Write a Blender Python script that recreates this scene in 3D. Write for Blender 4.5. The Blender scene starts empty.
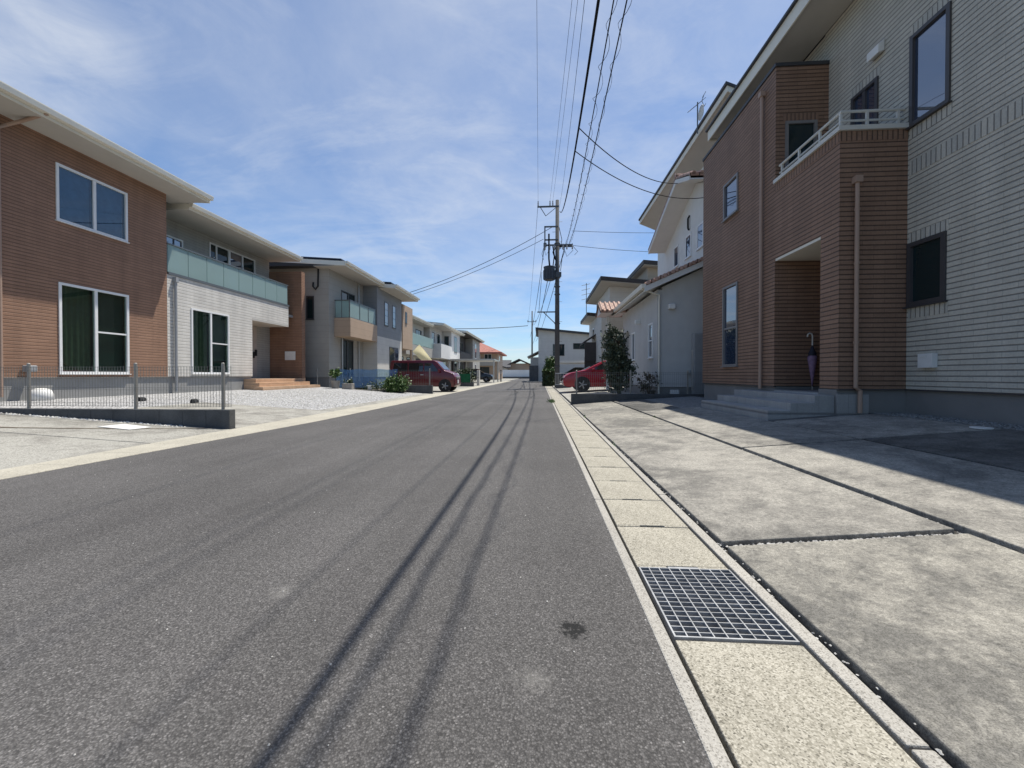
import bpy, bmesh, math, random
from mathutils import Vector, Matrix
R = random.Random(7)
sc = bpy.context.scene
COL = sc.collection
rad = math.radians

# ------------------------------------------------------------------ materials
def _new(name):
    m = bpy.data.materials.new(name); m.use_nodes = True
    nt = m.node_tree
    return m, nt, nt.nodes['Principled BSDF']

def N(nt, typ, **kw):
    n = nt.nodes.new(typ)
    for k, v in kw.items():
        if k.startswith('i_'):
            n.inputs[k[2:].replace('_', ' ')].default_value = v
        else:
            setattr(n, k, v)
    return n

def ramp(nt, fac, stops):
    r = nt.nodes.new('ShaderNodeValToRGB')
    e = r.color_ramp.elements
    while len(e) < len(stops): e.new(0.5)
    for el, (p, c) in zip(e, stops):
        el.position = p
        el.color = (c, c, c, 1) if not hasattr(c, '__len__') else (*c, 1)
    nt.links.new(fac, r.inputs['Fac'])
    return r.outputs['Color']

def mixc(nt, fac, a, b, mode='MIX'):
    n = nt.nodes.new('ShaderNodeMix'); n.data_type = 'RGBA'; n.blend_type = mode
    for sock, val in ((n.inputs[0], fac), (n.inputs[6], a), (n.inputs[7], b)):
        if isinstance(val, bpy.types.NodeSocket): nt.links.new(val, sock)
        elif hasattr(val, '__len__'): sock.default_value = (*val, 1)
        else: sock.default_value = val
    return n.outputs[2]

def coords(nt): return nt.nodes.new('ShaderNodeTexCoord').outputs['Object']

def noise(nt, vec, scale, detail=4, rough=.55, dist=0):
    n = N(nt, 'ShaderNodeTexNoise'); n.inputs['Scale'].default_value = scale
    n.inputs['Detail'].default_value = detail; n.inputs['Roughness'].default_value = rough
    n.inputs['Distortion'].default_value = dist
    nt.links.new(vec, n.inputs['Vector'])
    return n.outputs['Fac']

def bump(nt, bsdf, h, strength, dist=.01):
    b = N(nt, 'ShaderNodeBump'); b.inputs['Strength'].default_value = strength
    b.inputs['Distance'].default_value = dist
    nt.links.new(h, b.inputs['Height']); nt.links.new(b.outputs['Normal'], bsdf.inputs['Normal'])

def mat(name, col, rough=.7, var=.12, scale=5, bmp=0, bscale=60, metal=0, spec=.4, fine=0):
    m, nt, b = _new(name)
    b.inputs['Roughness'].default_value = rough; b.inputs['Metallic'].default_value = metal
    b.inputs['Specular IOR Level'].default_value = spec
    v = coords(nt)
    lo = [c * (1 - var) for c in col]; hi = [min(1, c * (1 + var)) for c in col]
    c = ramp(nt, noise(nt, v, scale, 5, .6), [(.3, lo), (.7, hi)])
    if fine:
        f = ramp(nt, noise(nt, v, bscale, 3, .6), [(.3, 1 - fine), (.7, 1 + 0)])
        c = mixc(nt, 1, c, f, 'MULTIPLY')
    nt.links.new(c, b.inputs['Base Color'])
    if bmp: bump(nt, b, noise(nt, v, bscale, 3), bmp, .01)
    return m

def tilewall(name, c1, c2, mortar, row=.068, w=.3, bmp=.8, msize=.009, rough=.65, stain=.15, vert=False):
    """coursed ceramic tile siding"""
    m, nt, b = _new(name)
    b.inputs['Roughness'].default_value = rough; b.inputs['Specular IOR Level'].default_value = .3
    sep = N(nt, 'ShaderNodeSeparateXYZ'); v = coords(nt); nt.links.new(v, sep.inputs[0])
    ad = N(nt, 'ShaderNodeMath', operation='ADD')
    nt.links.new(sep.outputs[0], ad.inputs[0]); nt.links.new(sep.outputs[1], ad.inputs[1])
    cb = N(nt, 'ShaderNodeCombineXYZ')
    if vert:
        nt.links.new(sep.outputs[2], cb.inputs[0]); nt.links.new(ad.outputs[0], cb.inputs[1])
    else:
        nt.links.new(ad.outputs[0], cb.inputs[0]); nt.links.new(sep.outputs[2], cb.inputs[1])
    br = N(nt, 'ShaderNodeTexBrick')
    nt.links.new(cb.outputs[0], br.inputs['Vector'])
    br.inputs['Scale'].default_value = 1; br.inputs['Mortar Size'].default_value = .0032
    br.inputs['Mortar Smooth'].default_value = .3; br.inputs['Bias'].default_value = 0
    br.inputs['Brick Width'].default_value = w; br.inputs['Row Height'].default_value = row
    br.inputs['Color1'].default_value = (*c1, 1); br.inputs['Color2'].default_value = (*c2, 1)
    br.inputs['Mortar'].default_value = (*[a * .5 + b_ * .5 for a, b_ in zip(c2, mortar)], 1)
    pp = N(nt, 'ShaderNodeMath', operation='PINGPONG'); pp.inputs[1].default_value = row / 2
    nt.links.new(ad.outputs[0] if vert else sep.outputs[2], pp.inputs[0])
    dv = N(nt, 'ShaderNodeMath', operation='DIVIDE'); dv.inputs[1].default_value = row / 2; nt.links.new(pp.outputs[0], dv.inputs[0])
    gv = msize / row
    groove = ramp(nt, dv.outputs[0], [(gv, 0), (gv + .16, 1)])
    st = ramp(nt, noise(nt, v, 1.3, 5, .65), [(.3, 1 - stain), (.7, 1)])
    c = mixc(nt, groove, mortar, br.outputs['Color'])
    c = mixc(nt, 1, c, st, 'MULTIPLY')
    ms = N(nt, 'ShaderNodeMapping'); ms.inputs['Scale'].default_value = (3.2, 3.2, .28); nt.links.new(v, ms.inputs[0])
    c = mixc(nt, 1, c, ramp(nt, noise(nt, ms.outputs[0], 1, 5, .65), [(.35, .88), (.62, 1.03)]), 'MULTIPLY')
    g = ramp(nt, noise(nt, v, 45, 3), [(.3, .86), (.7, 1.0)])
    c = mixc(nt, 1, c, g, 'MULTIPLY')
    nt.links.new(c, b.inputs['Base Color'])
    nz = N(nt, 'ShaderNodeMath', operation='MULTIPLY_ADD'); nz.inputs[1].default_value = .35
    nt.links.new(noise(nt, v, 40, 4), nz.inputs[0]); nt.links.new(groove, nz.inputs[2])
    bump(nt, b, nz.outputs[0], bmp, .012)
    return m

def panelwall(name, col, pitch=.455, var=.06):
    """painted siding with thin horizontal board joints"""
    m, nt, b = _new(name); b.inputs['Roughness'].default_value = .7
    v = coords(nt); sep = N(nt, 'ShaderNodeSeparateXYZ'); nt.links.new(v, sep.inputs[0])
    md = N(nt, 'ShaderNodeMath', operation='PINGPONG'); md.inputs[1].default_value = pitch / 2
    nt.links.new(sep.outputs[2], md.inputs[0])
    ln = ramp(nt, md.outputs[0], [(0, .78), (.012, 1)])
    lo = [c * (1 - var) for c in col]; hi = [c * (1 + var) for c in col]
    c = ramp(nt, noise(nt, v, 1.6, 5, .6), [(.3, lo), (.7, hi)])
    nt.links.new(mixc(nt, 1, c, ln, 'MULTIPLY'), b.inputs['Base Color'])
    bump(nt, b, noise(nt, v, 70, 3), .25, .004)
    return m

def concrete(name, light, dark, stain=.5, scale=.9, grit=260):
    m, nt, b = _new(name); b.inputs['Roughness'].default_value = .85
    b.inputs['Specular IOR Level'].default_value = .25
    v = coords(nt)
    a = noise(nt, v, scale, 9, .74, .5)
    mid = noise(nt, v, scale * 7, 8, .78, .3)
    mx = N(nt, 'ShaderNodeMath', operation='MULTIPLY_ADD'); mx.inputs[1].default_value = .7
    sb = N(nt, 'ShaderNodeMath', operation='SUBTRACT'); sb.inputs[1].default_value = .5
    nt.links.new(mid, sb.inputs[0]); nt.links.new(sb.outputs[0], mx.inputs[0]); nt.links.new(a, mx.inputs[2])
    md = [(p * .55 + q * .45) for p, q in zip(light, dark)]
    c = ramp(nt, mx.outputs[0], [(stain - .13, dark), (stain - .01, md), (stain + .1, light)])
    f = noise(nt, v, 58, 6, .8)
    c = mixc(nt, 1, c, ramp(nt, f, [(.34, .58), (.62, 1.14)]), 'MULTIPLY')
    g = noise(nt, v, grit, 2, .6)
    c = mixc(nt, 1, c, ramp(nt, g, [(.32, .55), (.55, 1.03), (.72, 1.14)]), 'MULTIPLY')
    nt.links.new(c, b.inputs['Base Color'])
    bump(nt, b, f, .3, .006)
    return m

def mat_asphalt():
    m, nt, b = _new('asphalt'); b.inputs['Roughness'].default_value = .82
    b.inputs['Specular IOR Level'].default_value = .28
    v = coords(nt)
    vo = N(nt, 'ShaderNodeTexVoronoi'); vo.inputs['Scale'].default_value = 200; nt.links.new(v, vo.inputs['Vector'])
    sp = N(nt, 'ShaderNodeSeparateColor'); nt.links.new(vo.outputs['Color'], sp.inputs[0])
    agg = ramp(nt, sp.outputs[0], [(0, .062), (.5, .1), (.86, .14), (.98, .17), (1, .24)])
    gap = ramp(nt, vo.outputs['Distance'], [(.25, 1.0), (.62, .62)])
    c = mixc(nt, 1, agg, gap, 'MULTIPLY')
    c = mixc(nt, 1, c, (1.03, .99, .965), 'MULTIPLY')
    big = ramp(nt, noise(nt, v, .55, 6, .6), [(.3, .84), (.7, 1.2)])
    c = mixc(nt, 1, c, big, 'MULTIPLY')
    mp = N(nt, 'ShaderNodeMapping'); mp.inputs['Scale'].default_value = (2.2, .06, 1); nt.links.new(v, mp.inputs[0])
    wear = ramp(nt, noise(nt, mp.outputs[0], 1, 3, .5), [(.35, .92), (.65, 1.14)])
    c = mixc(nt, 1, c, wear, 'MULTIPLY')
    # an oil stain and two pale scuffs lie on the road
    def spot(x, y, r, nscale, cut, soft=.12):
        d = N(nt, 'ShaderNodeVectorMath', operation='DISTANCE'); nt.links.new(v, d.inputs[0])
        d.inputs[1].default_value = (x, y, 0)
        q = N(nt, 'ShaderNodeMath', operation='MULTIPLY_ADD'); nt.links.new(d.outputs['Value'], q.inputs[0])
        q.inputs[1].default_value = -1 / r
        nn = N(nt, 'ShaderNodeMath', operation='MULTIPLY'); nn.inputs[1].default_value = 1.7
        nt.links.new(noise(nt, v, nscale, 4, .7), nn.inputs[0]); nt.links.new(nn.outputs[0], q.inputs[2])
        return ramp(nt, q.outputs[0], [(cut, 0), (cut + soft, 1)])
    c = mixc(nt, spot(.115, 1.39, .14, 40, .47, .2), c, (.012, .012, .012))
    f = N(nt, 'ShaderNodeMath', operation='MULTIPLY'); f.inputs[1].default_value = .26
    nt.links.new(spot(-.02, 1.15, .13, 30, .3, .55), f.inputs[0]); c = mixc(nt, f.outputs[0], c, (.3, .29, .27))
    f = N(nt, 'ShaderNodeMath', operation='MULTIPLY'); f.inputs[1].default_value = .26
    nt.links.new(spot(-1.02, 1.55, .12, 30, .3, .55), f.inputs[0]); c = mixc(nt, f.outputs[0], c, (.3, .29, .27))
    nt.links.new(c, b.inputs['Base Color'])
    bump(nt, b, vo.outputs['Distance'], .45, .004)
    return m

def mat_agg(name, cols, scale=230, rough=.8):
    """washed aggregate concrete"""
    m, nt, b = _new(name); b.inputs['Roughness'].default_value = rough
    b.inputs['Specular IOR Level'].default_value = .3
    v = coords(nt)
    vo = N(nt, 'ShaderNodeTexVoronoi'); vo.inputs['Scale'].default_value = scale; nt.links.new(v, vo.inputs['Vector'])
    sp = N(nt, 'ShaderNodeSeparateColor'); nt.links.new(vo.outputs['Color'], sp.inputs[0])
    c = ramp(nt, sp.outputs[0], cols)
    c = mixc(nt, 1, c, ramp(nt, noise(nt, v, 1.7, 6, .65), [(.3, .8), (.7, 1.06)]), 'MULTIPLY')
    nt.links.new(c, b.inputs['Base Color'])
    bump(nt, b, vo.outputs['Distance'], .3, .004)
    return m

def mat_gravel():
    m, nt, b = _new('white_gravel'); b.inputs['Roughness'].default_value = .85
    v = coords(nt)
    vo = N(nt, 'ShaderNodeTexVoronoi'); vo.inputs['Scale'].default_value = 34; nt.links.new(v, vo.inputs['Vector'])
    sp = N(nt, 'ShaderNodeSeparateColor'); nt.links.new(vo.outputs['Color'], sp.inputs[0])
    c = ramp(nt, sp.outputs[0], [(0, .3), (.4, .45), (1, .68)])
    c = mixc(nt, 1, c, ramp(nt, vo.outputs['Distance'], [(.3, 1), (.7, .3)]), 'MULTIPLY')
    nt.links.new(c, b.inputs['Base Color'])
    bump(nt, b, vo.outputs['Distance'], -1, .05)
    return m

def mat_glass_dark(name, col=(.015, .022, .026), ior=1.9):
    m, nt, b = _new(name)
    b.inputs['Base Color'].default_value = (*col, 1); b.inputs['Roughness'].default_value = .015
    b.inputs['IOR'].default_value = ior
    bump(nt, b, noise(nt, coords(nt), 1.3, 2), .02, .02)
    return m

def mat_glass_clear(name, tint, ior=1.6, rough=.01):
    m = bpy.data.materials.new(name); m.use_nodes = True; nt = m.node_tree; nt.nodes.clear()
    o = N(nt, 'ShaderNodeOutputMaterial'); tr = N(nt, 'ShaderNodeBsdfTransparent'); gl = N(nt, 'ShaderNodeBsdfGlossy')
    tr.inputs[0].default_value = (*tint, 1); gl.inputs['Roughness'].default_value = rough
    fr = N(nt, 'ShaderNodeFresnel'); ge = N(nt, 'ShaderNodeNewGeometry')
    mr = N(nt, 'ShaderNodeMapRange'); mr.inputs['To Min'].default_value = ior; mr.inputs['To Max'].default_value = 1 / ior
    nt.links.new(ge.outputs['Backfacing'], mr.inputs['Value']); nt.links.new(mr.outputs['Result'], fr.inputs[0])
    mx = N(nt, 'ShaderNodeMixShader')
    nt.links.new(fr.outputs[0], mx.inputs[0]); nt.links.new(tr.outputs[0], mx.inputs[1]); nt.links.new(gl.outputs[0], mx.inputs[2])
    nt.links.new(mx.outputs[0], o.inputs[0])
    return m

def mat_frosted(name, col, alpha=.55):
    m = bpy.data.materials.new(name); m.use_nodes = True; nt = m.node_tree
    b = nt.nodes['Principled BSDF']; o = nt.nodes['Material Output']
    b.inputs['Base Color'].default_value = (*col, 1); b.inputs['Roughness'].default_value = .12
    tr = N(nt, 'ShaderNodeBsdfTransparent'); tr.inputs[0].default_value = (.62, .8, .77, 1)
    tl = N(nt, 'ShaderNodeBsdfTranslucent'); tl.inputs[0].default_value = (*col, 1)
    m1 = N(nt, 'ShaderNodeMixShader'); m1.inputs[0].default_value = .45
    nt.links.new(b.outputs[0], m1.inputs[1]); nt.links.new(tl.outputs[0], m1.inputs[2])
    m2 = N(nt, 'ShaderNodeMixShader'); m2.inputs[0].default_value = alpha
    nt.links.new(tr.outputs[0], m2.inputs[1]); nt.links.new(m1.outputs[0], m2.inputs[2])
    nt.links.new(m2.outputs[0], o.inputs[0])
    return m

def mat_leaf(name, c1, c2, c3):
    m, nt, b = _new(name); b.inputs['Roughness'].default_value = .5
    g = N(nt, 'ShaderNodeNewGeometry')
    c = ramp(nt, g.outputs['Random Per Island'], [(0, c1), (.5, c2), (1, c3)])
    nt.links.new(c, b.inputs['Base Color'])
    return m

def mat_rooftile(name, c1, c2):
    m, nt, b = _new(name); b.inputs['Roughness'].default_value = .75
    v = coords(nt)
    br = N(nt, 'ShaderNodeTexBrick'); br.offset = 0
    nt.links.new(v, br.inputs['Vector']); br.inputs['Scale'].default_value = 1
    br.inputs['Brick Width'].default_value = .26; br.inputs['Row Height'].default_value = .27
    br.inputs['Mortar Size'].default_value = .02; br.inputs['Mortar Smooth'].default_value = .5
    br.inputs['Color1'].default_value = (*c1, 1); br.inputs['Color2'].default_value = (*c2, 1)
    br.inputs['Mortar'].default_value = (.08, .05, .04, 1)
    nt.links.new(br.outputs['Color'], b.inputs['Base Color'])
    return m

M = {}
M['asphalt'] = mat_asphalt()
M['seam'] = mat('asphalt_seam', (.035, .035, .035), .9, .3, 8, .4, 90)
M['soil'] = mat('bare_ground', (.16, .14, .11), .95, .25, .4, .4, 30)
M['cover'] = mat_agg('washed_aggregate', [(0, (.13, .12, .096)), (.14, (.26, .243, .195)), (.6, (.37, .347, .287)), (1, (.48, .455, .385))], 230)
M['kerb'] = mat_agg('kerb_concrete', [(0, (.2, .188, .165)), (.3, (.36, .345, .31)), (1, (.45, .432, .39))], 260)
M['lkerb'] = mat_agg('pale_kerb_concrete', [(0, (.28, .26, .21)), (.3, (.4, .375, .31)), (1, (.48, .455, .38))], 120)
M['groove'] = mat('dark_groove', (.03, .028, .025), .95, .3, 20)
M['slab'] = concrete('stained_slab', (.385, .367, .325), (.185, .178, .162), .515, .8)
M['slab2'] = concrete('stained_slab_lichen', (.37, .352, .305), (.172, .166, .15), .52, 1.1)
M['slabl'] = concrete('pale_slab', (.47, .46, .42), (.3, .29, .26), .42, .8)
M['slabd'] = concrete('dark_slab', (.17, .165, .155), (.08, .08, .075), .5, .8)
M['yardc'] = concrete('yard_concrete', (.39, .38, .34), (.2, .19, .17), .46, .45, 90)
M['gravel'] = mat_gravel()
M['stone'] = mat('gravel_stone', (.5, .49, .46), .8, .35, 9)
M['greystone'] = mat('grey_gravel', (.26, .26, .25), .9, .4, 14, .8, 40, fine=.5)
M['block'] = mat('concrete_block', (.105, .108, .11), .9, .2, 3, .5, 60, fine=.35)
M['foundation'] = mat('render_foundation', (.27, .27, .265), .85, .1, 2, .2, 60)
M['foundd'] = mat('grey_foundation', (.2, .197, .19), .85, .1, 2, .2, 60)
M['a_brown'] = tilewall('orange_brown_tile_siding', (.37, .215, .142), (.325, .187, .122), (.2, .118, .078), .075, .42)
M['a_white'] = tilewall('white_rock_siding', (.72, .695, .64), (.66, .635, .585), (.5, .48, .44), .1, .3, .9, .008, .7, .08)
M['a_upper'] = tilewall('grey_siding', (.44, .43, .395), (.41, .4, .365), (.3, .29, .27), .1, .6, .4, .006, .7, .08)
M['r_brown'] = tilewall('brown_tile_siding', (.335, .205, .138), (.285, .172, .115), (.105, .068, .05), .068, .3, .8, .008)
M['r_brown_v'] = tilewall('brown_tile_soldier', (.32, .195, .132), (.285, .172, .115), (.105, .068, .05), .068, .3, .8, .008, vert=True)
M['r_grey'] = tilewall('warm_grey_tile_siding', (.62, .585, .5), (.56, .53, .455), (.27, .258, .23), .068, .3, .8, .008, stain=.1)
M['r_grey_v'] = tilewall('warm_grey_tile_soldier', (.62, .585, .5), (.5, .49, .44), (.27, .26, .235), .068, .5, .8, .007, stain=.1, vert=True)
M['steptile'] = tilewall('grey_step_tile', (.4, .4, .39), (.36, .36, .355), (.2, .2, .2), .3, .3, .3, .004)
M['otile'] = tilewall('terracotta_step_tile', (.64, .43, .28), (.56, .37, .235), (.42, .3, .22), .1, .2, .4, .006)
M['soffit'] = mat('soffit_board', (.47, .45, .41), .8, .05, 2)
M['fascia'] = mat('cream_fascia', (.70, .67, .58), .5, .05, 2)
M['roofd'] = mat('dark_roof_metal', (.045, .047, .052), .55, .15, 3)
M['roofbrown'] = mat('brown_roof_metal', (.05, .042, .038), .6, .15, 3)
M['solar'] = mat('solar_panel', (.012, .016, .035), .15, .1, 3)
M['frame_w'] = mat('white_window_frame', (.76, .76, .75), .45, .03, 5)
M['frame_d'] = mat('bronze_window_frame', (.062, .058, .06), .4, .08, 5)
M['frame_g'] = mat('grey_window_frame', (.2, .19, .185), .4, .08, 5)
M['glass'] = mat_glass_dark('window_glass', (.012, .024, .026), 1.5)
M['glass_sky'] = mat_glass_dark('coated_window_glass', (.03, .045, .08), 3.1)
M['glass_c'] = mat_glass_clear('clear_window_glass', (.68, .78, .73), 1.7)
M['glass_u'] = mat_glass_clear('bluish_window_glass', (.6, .72, .8), 1.75)
M['curtain'] = mat('green_curtain', (.1, .12, .082), .9, .2, 9)
M['blind'] = mat('blue_grey_blind', (.1, .16, .2), .9, .25, 7)
M['screen'] = mat('dark_insect_screen', (.03, .05, .047), .8, .1, 9)
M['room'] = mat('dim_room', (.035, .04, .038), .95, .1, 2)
M['frost'] = mat_frosted('sea_green_balcony_glass', (.56, .7, .68), .66)
M['alu'] = mat('aluminium', (.5, .49, .47), .35, .06, 6, metal=.6)
M['alud'] = mat('dark_rail', (.16, .17, .17), .4, .06, 6, metal=.5)
M['railw'] = mat('pale_rail', (.56, .55, .5), .4, .05, 6)
M['tan'] = mat('tan_downpipe', (.36, .25, .19), .5, .06, 4)
M['whitep'] = mat('white_plastic', (.7, .7, .68), .45, .06, 6)
M['greyp'] = mat('grey_plastic', (.3, .31, .32), .5, .06, 6)
M['black'] = mat('black_rubber', (.02, .02, .021), .7, .15, 10)
M['pole'] = mat('pole_concrete', (.095, .095, .098), .9, .12, 3, .2, 50)
M['steel'] = mat('galvanised_steel', (.1, .105, .11), .5, .2, 8, metal=.4)
M['gratesteel'] = mat('grate_steel', (.36, .37, .38), .5, .3, 14, metal=.4)
M['trafo'] = mat('transformer_paint', (.05, .055, .065), .5, .1, 4)
M['wire'] = mat('cable_sheath', (.016, .016, .018), .9, .1, 4, spec=.1)
M['ins'] = mat('porcelain', (.3, .3, .3), .3, .1, 4)
M['mesh'] = mat('mesh_wire', (.2, .2, .19), .5, .1, 8, metal=.3)
M['meshp'] = mat('mesh_post', (.3, .29, .27), .5, .1, 8, metal=.4)
M['bluenet'] = mat_frosted('blue_net', (.09, .2, .46), .42)
M['greennet'] = mat_frosted('green_net', (.03, .16, .09), .75)
M['leaf'] = mat_leaf('olive_leaf', (.03, .045, .027), (.06, .082, .046), (.115, .135, .088))
M['leafg'] = mat_leaf('bright_leaf', (.035, .08, .018), (.06, .12, .025), (.11, .17, .045))
M['leafd'] = mat_leaf('dark_leaf', (.02, .038, .014), (.04, .065, .022), (.075, .1, .035))
M['leafb'] = mat_leaf('dry_stalk', (.06, .045, .03), (.09, .07, .045), (.05, .06, .03))
M['bark'] = mat('bark', (.11, .085, .06), .95, .3, 20, .6, 40)
M['pot'] = mat('grey_pot', (.3, .28, .25), .8, .15, 6)
M['redcar'] = mat('red_car_paint', (.3, .008, .02), .22, .03, 2, spec=.6)
M['maroon'] = mat('maroon_car_paint', (.12, .008, .014), .22, .03, 2, spec=.6)
M['blackcar'] = mat('black_car_paint', (.012, .012, .014), .2, .03, 2, spec=.6)
M['carglass'] = mat_glass_dark('car_glass', (.012, .014, .016), 1.7)
M['lamp'] = mat('headlamp_lens', (.62, .63, .65), .1, .1, 9)
M['rim'] = mat('wheel_rim', (.42, .42, .43), .35, .1, 9, metal=.6)
M['amber'] = mat('tail_lamp', (.35, .03, .01), .2, .1, 9)
M['sail'] = mat('cream_canvas', (.74, .62, .32), .85, .06, 5)
def mat_cloth(name, col):
    m, nt, b = _new(name); b.inputs['Base Color'].default_value = (*col, 1); b.inputs['Roughness'].default_value = .9
    tl = N(nt, 'ShaderNodeBsdfTranslucent'); tl.inputs[0].default_value = (*col, 1); mx = N(nt, 'ShaderNodeMixShader'); mx.inputs[0].default_value = .6
    nt.links.new(b.outputs[0], mx.inputs[1]); nt.links.new(tl.outputs[0], mx.inputs[2]); nt.links.new(mx.outputs[0], nt.nodes['Material Output'].inputs[0]); return m
M['sail'] = mat_cloth('cream_canvas', (.86, .78, .5))
M['rtile'] = mat_rooftile('terracotta_roof_tile', (.37, .225, .175), (.46, .31, .25))
M['redtile'] = mat_rooftile('red_roof_tile', (.36, .12, .09), (.42, .16, .12))
M['stucco'] = mat('grey_white_stucco', (.50, .50, .49), .9, .06, 2.5, .4, 50)
M['stuccow'] = mat('white_stucco', (.66, .66, .64), .9, .05, 2.5, .4, 50)
M['beige'] = panelwall('beige_siding', (.44, .37, .28))
M['b_grey'] = panelwall('taupe_siding', (.36, .345, .31), .3)
M['b_dark'] = panelwall('slate_siding', (.24, .25, .26), .3)
M['b_white'] = panelwall('offwhite_siding', (.56, .54, .5), .3)
M['b_brown'] = panelwall('tan_siding', (.42, .31, .22), .3)
M['e_dark'] = panelwall('dark_brown_siding', (.06, .05, .046), .3)
M['r4'] = panelwall('pale_grey_siding', (.52, .51, .48), .4)
M['door'] = mat('brown_door', (.16, .08, .05), .5, .1, 3)
M['doorl'] = mat('pale_door', (.42, .37, .33), .5, .08, 3)
M['conw'] = mat('white_wall_paint', (.74, .74, .72), .85, .1, .3)
M['nylon'] = mat('mauve_umbrella_cloth', (.22, .14, .22), .7, .25, 14)
M['nylond'] = mat('navy_umbrella_cloth', (.02, .02, .035), .7, .25, 14)

# ------------------------------------------------------------------ mesh builder
class MB:
    def __init__(s): s.v = []; s.f = []; s.mi = []; s.cur = 0
    def add(s, vs, fs):
        o = len(s.v); s.v += [tuple(p) for p in vs]
        for f in fs: s.f.append([i + o for i in f]); s.mi.append(s.cur)
        return s
    def use(s, i): s.cur = i; return s
    def box(s, x0, x1, y0, y1, z0, z1):
        vs = [(x, y, z) for z in (z0, z1) for x, y in ((x0, y0), (x1, y0), (x1, y1), (x0, y1))]
        return s.add(vs, [(3, 2, 1, 0), (4, 5, 6, 7), (0, 1, 5, 4), (1, 2, 6, 5), (2, 3, 7, 6), (3, 0, 4, 7)])
    def hexa(s, bot, top):
        return s.add(list(bot) + list(top), [(3, 2, 1, 0), (4, 5, 6, 7), (0, 1, 5, 4), (1, 2, 6, 5), (2, 3, 7, 6), (3, 0, 4, 7)])
    def quad(s, a, b, c, d): return s.add([a, b, c, d], [(0, 1, 2, 3)])
    def prism(s, pts, off):
        n = len(pts); off = Vector(off); a = [Vector(p) for p in pts]
        vs = a + [p + off for p in a]
        return s.add(vs, [tuple(range(n - 1, -1, -1)), tuple(range(n, 2 * n))] + [(i, (i + 1) % n, n + (i + 1) % n, n + i) for i in range(n)])
    def tube(s, pts, r, n=6, cap=True):
        P = [Vector(p) for p in pts]; rs = r if hasattr(r, '__len__') else [r] * len(P)
        vs = []; fs = []; ref = None
        for i, p in enumerate(P):
            t = (P[min(i + 1, len(P) - 1)] - P[max(i - 1, 0)]).normalized()
            if ref is None: ref = Vector((0, 0, 1)) if abs(t.z) < .9 else Vector((1, 0, 0))
            a = t.cross(ref).normalized(); b = a.cross(t); ref = b
            vs += [p + (a * math.cos(k * 2 * math.pi / n) + b * math.sin(k * 2 * math.pi / n)) * rs[i] for k in range(n)]
        for i in range(len(P) - 1):
            fs += [(i * n + k, i * n + (k + 1) % n, (i + 1) * n + (k + 1) % n, (i + 1) * n + k) for k in range(n)]
        if cap: fs += [tuple(range(n - 1, -1, -1)), tuple(range(len(vs) - n, len(vs)))]
        return s.add(vs, fs)
    def lathe(s, c, prof, n=16, axis='Z'):
        c = Vector(c); vs = []; fs = []
        for r, h in prof:
            for k in range(n):
                a = k * 2 * math.pi / n
                q = (r * math.cos(a), r * math.sin(a), h)
                if axis == 'Y': q = (q[0], q[2], q[1])
                if axis == 'X': q = (q[2], q[0], q[1])
                vs.append(c + Vector(q))
        for i in range(len(prof) - 1):
            fs += [(i * n + k, i * n + (k + 1) % n, (i + 1) * n + (k + 1) % n, (i + 1) * n + k) for k in range(n)]
        fs += [tuple(range(n)), tuple(range(len(vs) - n, len(vs)))]
        return s.add(vs, fs)
    def build(s, name, mats, parent=None, smooth=False, bevel=0, recalc=True):
        me = bpy.data.meshes.new(name)
        off = Vector((0, 0, 0)); p = parent
        while p: off += p.location; p = p.parent
        me.from_pydata([tuple(Vector(v) - off) for v in s.v], [], s.f)
        for m in (mats if isinstance(mats, (list, tuple)) else [mats]): me.materials.append(M[m] if isinstance(m, str) else m)
        me.polygons.foreach_set('material_index', s.mi)
        if recalc:
            bm = bmesh.new(); bm.from_mesh(me); bmesh.ops.recalc_face_normals(bm, faces=bm.faces); bm.to_mesh(me); bm.free()
        if smooth:
            me.polygons.foreach_set('use_smooth', [True] * len(me.polygons))
        o = bpy.data.objects.new(name, me); COL.objects.link(o)
        if parent: o.parent = parent
        if bevel:
            b = o.modifiers.new('bevel', 'BEVEL'); b.width = bevel; b.segments = 2; b.limit_method = 'ANGLE'; b.angle_limit = rad(35)
        return o

def tag(o, label, cat, group=None):
    o['label'] = label; o['category'] = cat
    if group: o['group'] = group
    return o
def thing(name, label, cat, loc, group=None):
    o = bpy.data.objects.new(name, None); COL.objects.link(o); o.location = loc; o.empty_display_size = .2
    return tag(o, label, cat, group)
def struct(o, kind='structure'): o['kind'] = kind; return o
def copy_tree(o, parent=None):
    c = o.copy(); COL.objects.link(c)
    if parent: c.parent = parent
    for ch in list(o.children): copy_tree(ch, c)
    return c

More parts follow.
